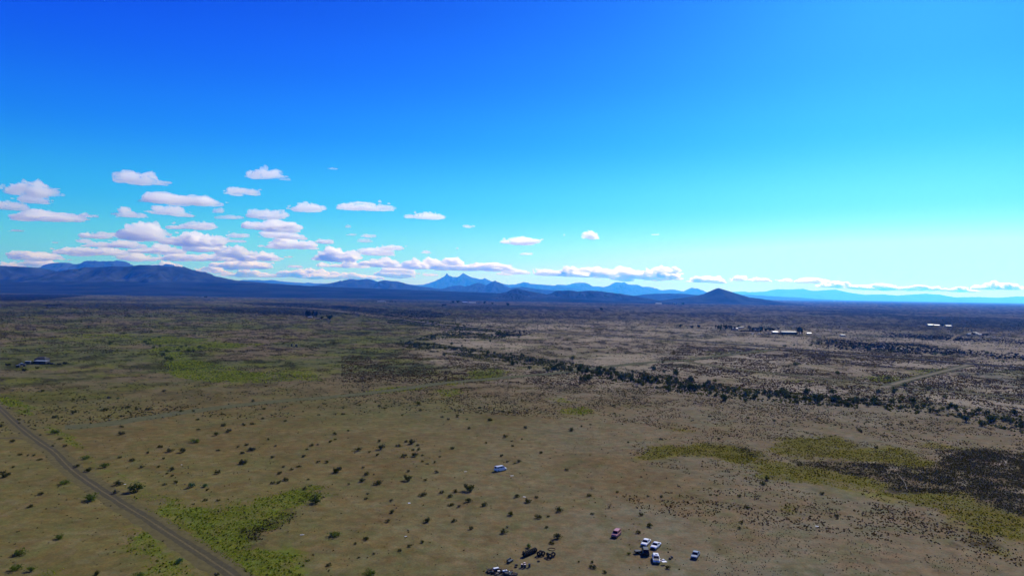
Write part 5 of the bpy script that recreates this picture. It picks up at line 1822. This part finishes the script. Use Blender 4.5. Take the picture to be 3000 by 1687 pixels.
    # --- distant buildings below the mountains: x, foot y, width px, height px, roof, words
    FAR = [(1047, 871, 7, 3, 'roof_white', 'white farmhouse far left below the flat-crested ridge'), (1056, 877, 20, 3, 'roof_dark', 'long dark barn below the white farmhouse'),
           (1117, 886, 30, 4, 'roof_grey', 'long pale-roofed barn in front of the far tree row'), (1208, 876, 11, 3, 'roof_white', 'small white barn below the twin-peaked mountain'),
           (1390, 875, 16, 4, 'roof_dark', 'dark barn under the small brown hill, left one'), (1408, 874, 12, 4, 'roof_dark', 'dark barn under the small brown hill, right one'),
           (1362, 888, 18, 4, 'roof_white', 'white-roofed farm building in the middle of the plain, left one'), (1383, 889, 26, 4, 'roof_white', 'white-roofed farm building in the middle of the plain, centre one'),
           (1404, 889, 12, 3, 'roof_dark', 'dark farm building in the middle of the plain, right one'), (1301, 896, 17, 6, 'roof_dark', 'dark pitched barn standing alone left of the central farm'),
           (1930, 891, 22, 3, 'roof_white', 'pale low farm building left of the white house'), (1976, 892, 7, 5, 'roof_white', 'tall white house left of the cone hill'), (1990, 892, 12, 3, 'roof_dark', 'dark shed right of the tall white house'),
           (2109, 879, 5, 3, 'roof_white', 'tiny white hut at the foot of the cone hill'), (2444, 876, 4, 3, 'roof_white', 'tiny white hut on the far plain under the palest mountains'),
           (375, 838, 9, 3, 'roof_white', 'white hut at the foot of the left mountains, right one'), (360, 838, 7, 3, 'roof_dark', 'dark hut at the foot of the left mountains'),
           (570, 844, 5, 3, 'roof_white', 'tiny white hut under the end of the left mountains'), (602, 871, 12, 4, 'roof_dark', 'dark farm shed on the dark band of the far left plain')]
    for x, y, w, h, rm, lab in FAR:
        yy = max(y, horizon(x) + 7)
        p = G(x, yy)
        s = p.y / FPX
        dark = rm == 'roof_dark'
        house('barn' if w > 8 else 'farmhouse', lab, 'barn' if w > 8 else 'house', x, yy, w * s * .8, max(6, w * s * .3), h * s * .55, M['wall_dark'] if dark else M['wall_blue'], M[rm], 'gable', h * s * .4,
              windows=3, door=False, over=.6)
    for x, y, w, lab in ((1040, 871, 6, 'tree left of the white farmhouse far left'), (1070, 872, 6, 'first tree right of the white farmhouse far left'), (1082, 872, 8, 'second tree right of the white farmhouse far left'),
                         (1143, 886, 4, 'first tree of the far row right of the long barn'), (1149, 886, 4, 'second tree of the far row right of the long barn'), (1158, 886, 4, 'last tree of the far row right of the long barn'),
                         (1328, 888, 7, 'tree left of the central farm'), (1342, 888, 8, 'tree beside the central farm'), (1420, 890, 8, 'tree right of the central farm'), (1442, 892, 6, 'small tree well right of the central farm'),
                         (1487, 896, 9, 'low dark tree alone right of the central farm'), (1761, 910, 9, 'dark tree alone in the far plain left of the tree-ringed homestead'), (2002, 893, 7, 'tree right of the tall white house'),
                         (2047, 960, 9, 'dark tree left of the tree-ringed homestead'), (2028, 962, 8, 'dark tree farther left of the tree-ringed homestead'), (1994, 959, 9, 'dark tree by the pale road to the homestead')):
        tree(roundt, x, y, w, lab)
    # water tower on the right horizon
    p = G(2942, 893)
    t = empty('water_tower', (p.x, p.y, 0))
    tag(t, 'tiny water tower on the horizon at the right edge', 'tower')
    b = MB()
    b.lathe([(.001, 26), (6, 27), (7, 31), (6, 35), (.001, 37)], 16)
    b.build('tank', [M['roof_grey']], t)
    for k in range(4):
        b = MB()
        a = PI / 4 + k * PI / 2
        b.tube((math.cos(a) * 6, math.sin(a) * 6, 0), (math.cos(a) * 4, math.sin(a) * 4, 28), .5, .4, 6)
        b.build('leg', [M['roof_grey']], t)


def build_poles():
    spots = [(2003, 996, 16, 'utility pole by the paved road, leftmost of the row'), (2336, 1019, 23, 'utility pole by the paved road, in front of the dark brush'), (2700, 1054, 27, 'nearest and tallest utility pole beside the paved road'),
             (2538, 996, 16, 'utility pole on the grey flat below the white-roofed sheds, left one'), (2662, 988, 18, 'utility pole on the grey flat below the white-roofed sheds, right one'),
             (2788, 945, 22, 'utility pole behind the white-roofed sheds, left one'), (2808, 947, 21, 'utility pole behind the white-roofed sheds, right one'), (2881, 965, 20, 'utility pole above the far right farm'),
             (2562, 968, 9, 'small far utility pole left of the white-roofed sheds')]
    proto = None
    for px, py, hpx, lab in spots:
        p = G(px, py)
        s = (hpx * p.y / FPX) / 11.0
        if proto is None:
            t = empty('utility_pole', (0, 0, 0))
            b = MB()
            b.tube((0, 0, -.1), (0, 0, 11), .20, .13, 9)
            b.build('pole', [M['pole']], t)
            b = MB()
            b.box((0, 0, 10.3), (2.6, .14, .16))
            b.build('crossarm', [M['pole']], t)
            for x in (-1.15, 0, 1.15):
                b = MB()
                b.lathe([(.001, 0), (.06, 0), (.09, .08), (.05, .14), (.08, .22), (.001, .26)], 8, c=(x, 0, 10.38 if x else 11.0))
                b.build('insulator', [M['roof_grey']], t)
            proto = t
            o = t
            tag(o, lab, 'pole', 'utility poles')
        else:
            o = copy_tree(proto, (0, 0, 0), 0, 1, lab, 'utility poles')
        o.location, o.scale, o.rotation_euler = p, (s, s, s), (0, 0, heading(1, -.55))


# ------------------------------------------------------------------ clouds
CLOUDS = []      # centre x, base y, width px, height px, seed words


def cl(txt, z, x0, y0):
    for line in txt.strip().split('\n'):
        a, lab = line.strip().split('|')
        x, y, w, h = map(float, a.split(','))
        CLOUDS.append((x0 + x / z, y0 + (y + h / 2) / z, w / z, h / z, lab))


# region offsets: zoomed pixel centre, width, height of each cloud | its words
cl("""1055,112,370,62|thin white cloud with a hump at its left end, upper left sky
270,198,320,85|flat-based white cloud near the left edge, upper of a stacked pair
262,266,260,56|ragged white cloud near the left edge, lower of a stacked pair
75,312,230,60|white cloud cut by the left picture edge
340,388,460,72|long white cloud low at left, lowest of the left-edge clouds
660,390,120,24|faint wisp left of the small long cloud
980,375,210,54|small long white cloud with a wispy right end
1090,275,90,22|small faint wisp left of the biggest white cloud
1320,252,340,110|biggest separate white cloud, tail running down to the right
1560,290,230,56|ragged tail end of the biggest separate cloud
1650,350,80,38|small puff hanging below the tail of the biggest cloud
1280,362,280,48|flat white cloud just below the biggest separate cloud
1995,72,270,62|white cloud with two humps, highest in the sky
2150,112,75,22|wisp under the right end of the highest two-humped cloud
1840,206,280,52|flat white cloud with an upturned right end
2505,30,56,24|tiny lone puff highest at right of the cloud field
2310,320,250,62|white wedge cloud sloping down to the right
2030,370,240,84|round-topped white cloud below the wedge cloud
1735,398,120,40|small puff left of the round-topped cloud
1450,455,260,74|dome-shaped white cloud above the grey bank
2050,462,390,74|long bright white cloud with rounded top, right of the grey bank
1800,527,150,52|faint puff left under the long bright cloud
1770,575,120,34|lower faint puff under the long bright cloud
2140,532,300,56|broken cloud strip right under the long bright cloud
1130,510,420,125|largest grey-white bank, its left upper lobe
1480,572,430,92|largest grey-white bank, its right lobe
760,590,200,66|white puff left of the grey bank, lower one
760,530,170,58|white puff left of the grey bank, upper one
970,600,240,60|low ragged cloud under the left lobe of the bank
1200,645,360,52|long low cloud under the grey bank
1560,625,330,66|grey lower cloud joined under the right lobe
1780,655,280,74|grey-white cloud at the lower right of the bank
2210,610,450,58|long white cloud low at right of the bank
2450,580,105,44|small round puff right end of the low long cloud
310,690,400,64|wide grey cloud above the left mountain shoulder
590,660,310,56|ragged cloud left above the mountain peaks
840,660,300,44|thin ragged cloud above the domed peaks
1040,705,280,46|low flat cloud right above the domed peaks
1320,705,330,46|low flat cloud left of the mountain's end
1600,700,450,54|long low cloud above the end of the left mountains
1930,690,400,66|broken low cloud right of the left mountains
300,745,330,50|low bank cloud touching the left mountain shoulder
90,765,180,30|low cloud peeping over the far left hills
1270,760,180,44|small cloud behind the right peak of the left mountains
1850,760,420,58|broad low cloud beyond the slope of the left mountains
1600,800,260,36|thin low cloud above the left mountain slope
1900,830,420,44|low long cloud bank above the distant left plain
2300,835,440,46|low long cloud bank right above the pale ridge
2240,768,90,34|tiny puff low above the pale ridge
420,590,46,16|tiny wisp above the wide grey cloud
130,500,80,24|tiny wisp at far left
15,172,44,40|small puff cut by the left picture edge""", 2.576, 0, 480)
cl("""400,280,250,76|bright white cloud with a thin left tail, alone in the centre-left sky
270,290,120,22|thin left tail wisp of the bright lone cloud
810,348,140,56|small bright cloud with thin left tail in the centre
715,358,70,22|left tail wisp of the small bright centre cloud
1110,426,60,24|tiny puff high over the twin peaks
275,428,40,18|tiny puff left, uppermost of the small scattered puffs
305,483,50,20|faint tiny puff below the uppermost small puff
420,490,80,30|small bright puff, upper of a close pair
385,523,70,30|small bright puff, lower of a close pair
125,527,95,40|small bright puff left of the close pair
590,570,150,34|flat thin cloud left over the twin peaks
440,598,190,60|white cloud sloping down to the right, left of the twin peaks
210,630,290,72|large ragged cloud on the left of the central sky
110,692,110,26|flat small cloud left end of the central bank
1030,578,26,15|tiny dot of cloud over the twin peaks
815,607,76,14|very thin streak of cloud over the twin peaks
1478,522,220,60|bright white cloud with humps, lone in the centre-right sky
1940,490,112,52|small bright wedge cloud farthest right in the open sky
1763,487,16,12|tiny dot of cloud left of the wedge cloud
2385,483,42,12|tiny faint streak right of the wedge cloud
1510,615,64,20|thin wisp below the bright humped cloud
300,690,270,42|left part of the long central cloud bank
520,682,260,56|left middle part of the long central cloud bank
740,692,200,52|middle part of the long central cloud bank
950,690,360,74|highest part of the central bank, above the twin peaks
1250,695,240,70|right end of the long central cloud bank
1440,732,140,44|small cloud right of the central bank
1360,752,70,24|little wisp under the right end of the central bank
620,752,240,50|low cloud between the flat ridge and the twin peaks
330,775,380,40|low cloud bank above the flat-crested ridge
100,770,260,44|low cloud at the left end of the flat ridge
840,755,80,26|small cloud just left of the needle summit
1660,738,210,56|low bright cloud bank above the jagged mesas, left part
1830,738,260,60|low bright cloud bank above the jagged mesas, middle part
2010,745,240,56|low bright cloud bank above the jagged mesas, right part
2190,758,300,70|low bank right of the jagged mesas
2390,762,280,66|low bank right beyond the jagged mesas
2420,725,160,28|thin cloud above the bank right of the mesas""", 2.342, 900, 480)
cl("""120,55,200,50|low bank cloud just left of the cone hill
400,90,260,40|low cloud strip above the cone hill
620,86,110,24|small low cloud right above the cone hill
765,92,160,22|thin low cloud right of the cone hill
945,96,110,18|thin low cloud streak left of the long pale strip
1120,95,190,34|bumpy cloud over the palest mountains
1300,130,280,34|long pale strip over the palest mountains, left part
1580,142,330,38|long pale strip over the palest mountains, middle part
1850,150,320,32|long pale strip over the palest mountains, right part
2130,160,260,28|faint strip right over the far horizon
2400,138,360,44|bright low cloud at the right picture edge""", 2.342, 1900, 780)


def cloud_lump(rg, seed, w, d, h, sub):
    """One cumulus lump: a few lobes roughened by noise over a nearly flat base; its base sits at z = 0."""
    import bmesh
    bm = bmesh.new()
    bmesh.ops.create_icosphere(bm, subdivisions=sub, radius=1.0)
    D = np.array([v.co[:] for v in bm.verts])
    F = np.array([[v.index for v in f.verts] for f in bm.faces])
    bm.free()
    best = np.full(len(D), .35)
    for i in range(9):
        c = rg.normal(size=3) * [.42, .42, .22] + [0, 0, .05]
        r = rg.uniform(.3, .62)
        b = D @ c
        q = r * r - c @ c + b * b
        best = np.where(q > 0, np.maximum(best, b + np.sqrt(np.maximum(q, 0))), best)
    P = D * np.minimum(best, 1.25)[:, None] * [w / 2, d / 2, h * .92]
    s = h * .30
    k = seed * 13.7
    f = .55 * fbm(P[:, 0] / s + k, P[:, 2] / s + P[:, 1] / s * .7, seed, 5, .6) + .45 * fbm(P[:, 1] / s - k, P[:, 0] / s + P[:, 2] / s, seed + 5, 5, .6)
    P = P + D * ((f - .48) * h * 1.5)[:, None]
    base = -h * .26
    P[:, 2] = np.where(P[:, 2] < base, base + (P[:, 2] - base) * .3, P[:, 2]) - base
    return P, F


def cloud_mesh(seed, w, d, h, sub):
    """A cumulus, or a ragged row of cumulus lumps when it is long, with torn-off shreds about it."""
    rg = np.random.default_rng(seed)
    n = max(1, int(round(w / h / 1.5)))
    Ps, Fs, off = [], [], 0
    peak = rg.uniform(-.3, .3)

    def put(P, F):
        nonlocal off
        Ps.append(P)
        Fs.append(F + off)
        off += len(P)
    for i in range(n):
        t = 0 if n == 1 else -1 + 2 * i / (n - 1)
        hh = h * (1 if n == 1 else (.55 + .6 * math.exp(-2.5 * (t - peak) ** 2)) * rg.uniform(.75, 1.2))
        ww = (w if n == 1 else 2.3 * w / n * rg.uniform(.8, 1.25))
        P, F = cloud_lump(rg, seed * 7 + i, ww, d * rg.uniform(.6, 1), hh, sub if n < 4 else min(sub, 4))
        put(P + [t * (w / 2 - ww * .45) if n > 1 else 0, rg.uniform(-.2, .2) * d, -h * .45 + rg.uniform(-.05, .12) * h], F)
    if sub >= 4:
        for i in range(int(rg.integers(3, 8))):
            sg = rg.choice([-1, 1])
            P, F = cloud_lump(rg, seed * 11 + i, w * rg.uniform(.05, .14), d * .2, h * rg.uniform(.10, .25), 2)
            put(P + [sg * w * rg.uniform(.35, .62), rg.uniform(-.25, .25) * d, h * rg.uniform(-.5, .25)], F)
    return np.vstack(Ps), np.vstack(Fs)


def build_clouds():
    m = bpy.data.materials.new('cloud_droplets')
    m.use_nodes = True
    t = m.node_tree
    t.nodes.clear()
    out = nn(t, 'ShaderNodeOutputMaterial')
    v = nn(t, 'ShaderNodeVolumeScatter')
    v.inputs['Color'].default_value = (.96, 1, .935, 1)
    v.inputs['Density'].default_value = CLOUD_DENSITY
    v.inputs['Anisotropy'].default_value = CLOUD_G
    t.links.new(v.outputs[0], out.inputs['Volume'])
    for i, (x, yb, w, h, lab) in enumerate(CLOUDS):
        e = max(horizon(x) - yb, 9) / FPX           # tangent of the base's elevation
        base = 2100.0
        D = (base - CAM_H) / e
        if D > 120000:                              # beyond the edge of the hazy air
            D = 175000 + 400 * (i % 40)
        wm, hm = w * D / FPX, h * D / FPX
        c = at_depth(x, yb - h * .45, D)
        if D < 150000:
            c.z = max(c.z, 1800 + hm * .8)
        P, F = cloud_mesh(900 + i, wm, min(wm * .8, 1400 + hm * 2), hm, 5 if w > 34 else 4)
        o = link('cloud', np_mesh('cloud', P, F, smooth_shade=True), m)
        o.location = c
        tag(o, lab, 'cloud', 'cumulus clouds')


CLOUD_DENSITY, CLOUD_G = .012, .75

# ------------------------------------------------------------------ build
build_ground()
build_roads()
build_mountains()
build_haze()
build_materials()
build_clouds()
build_homesteads()
build_poles()
build_ground_cover()
build_wash_trees()
build_shrubs()
build_vehicles()
build_scrap()
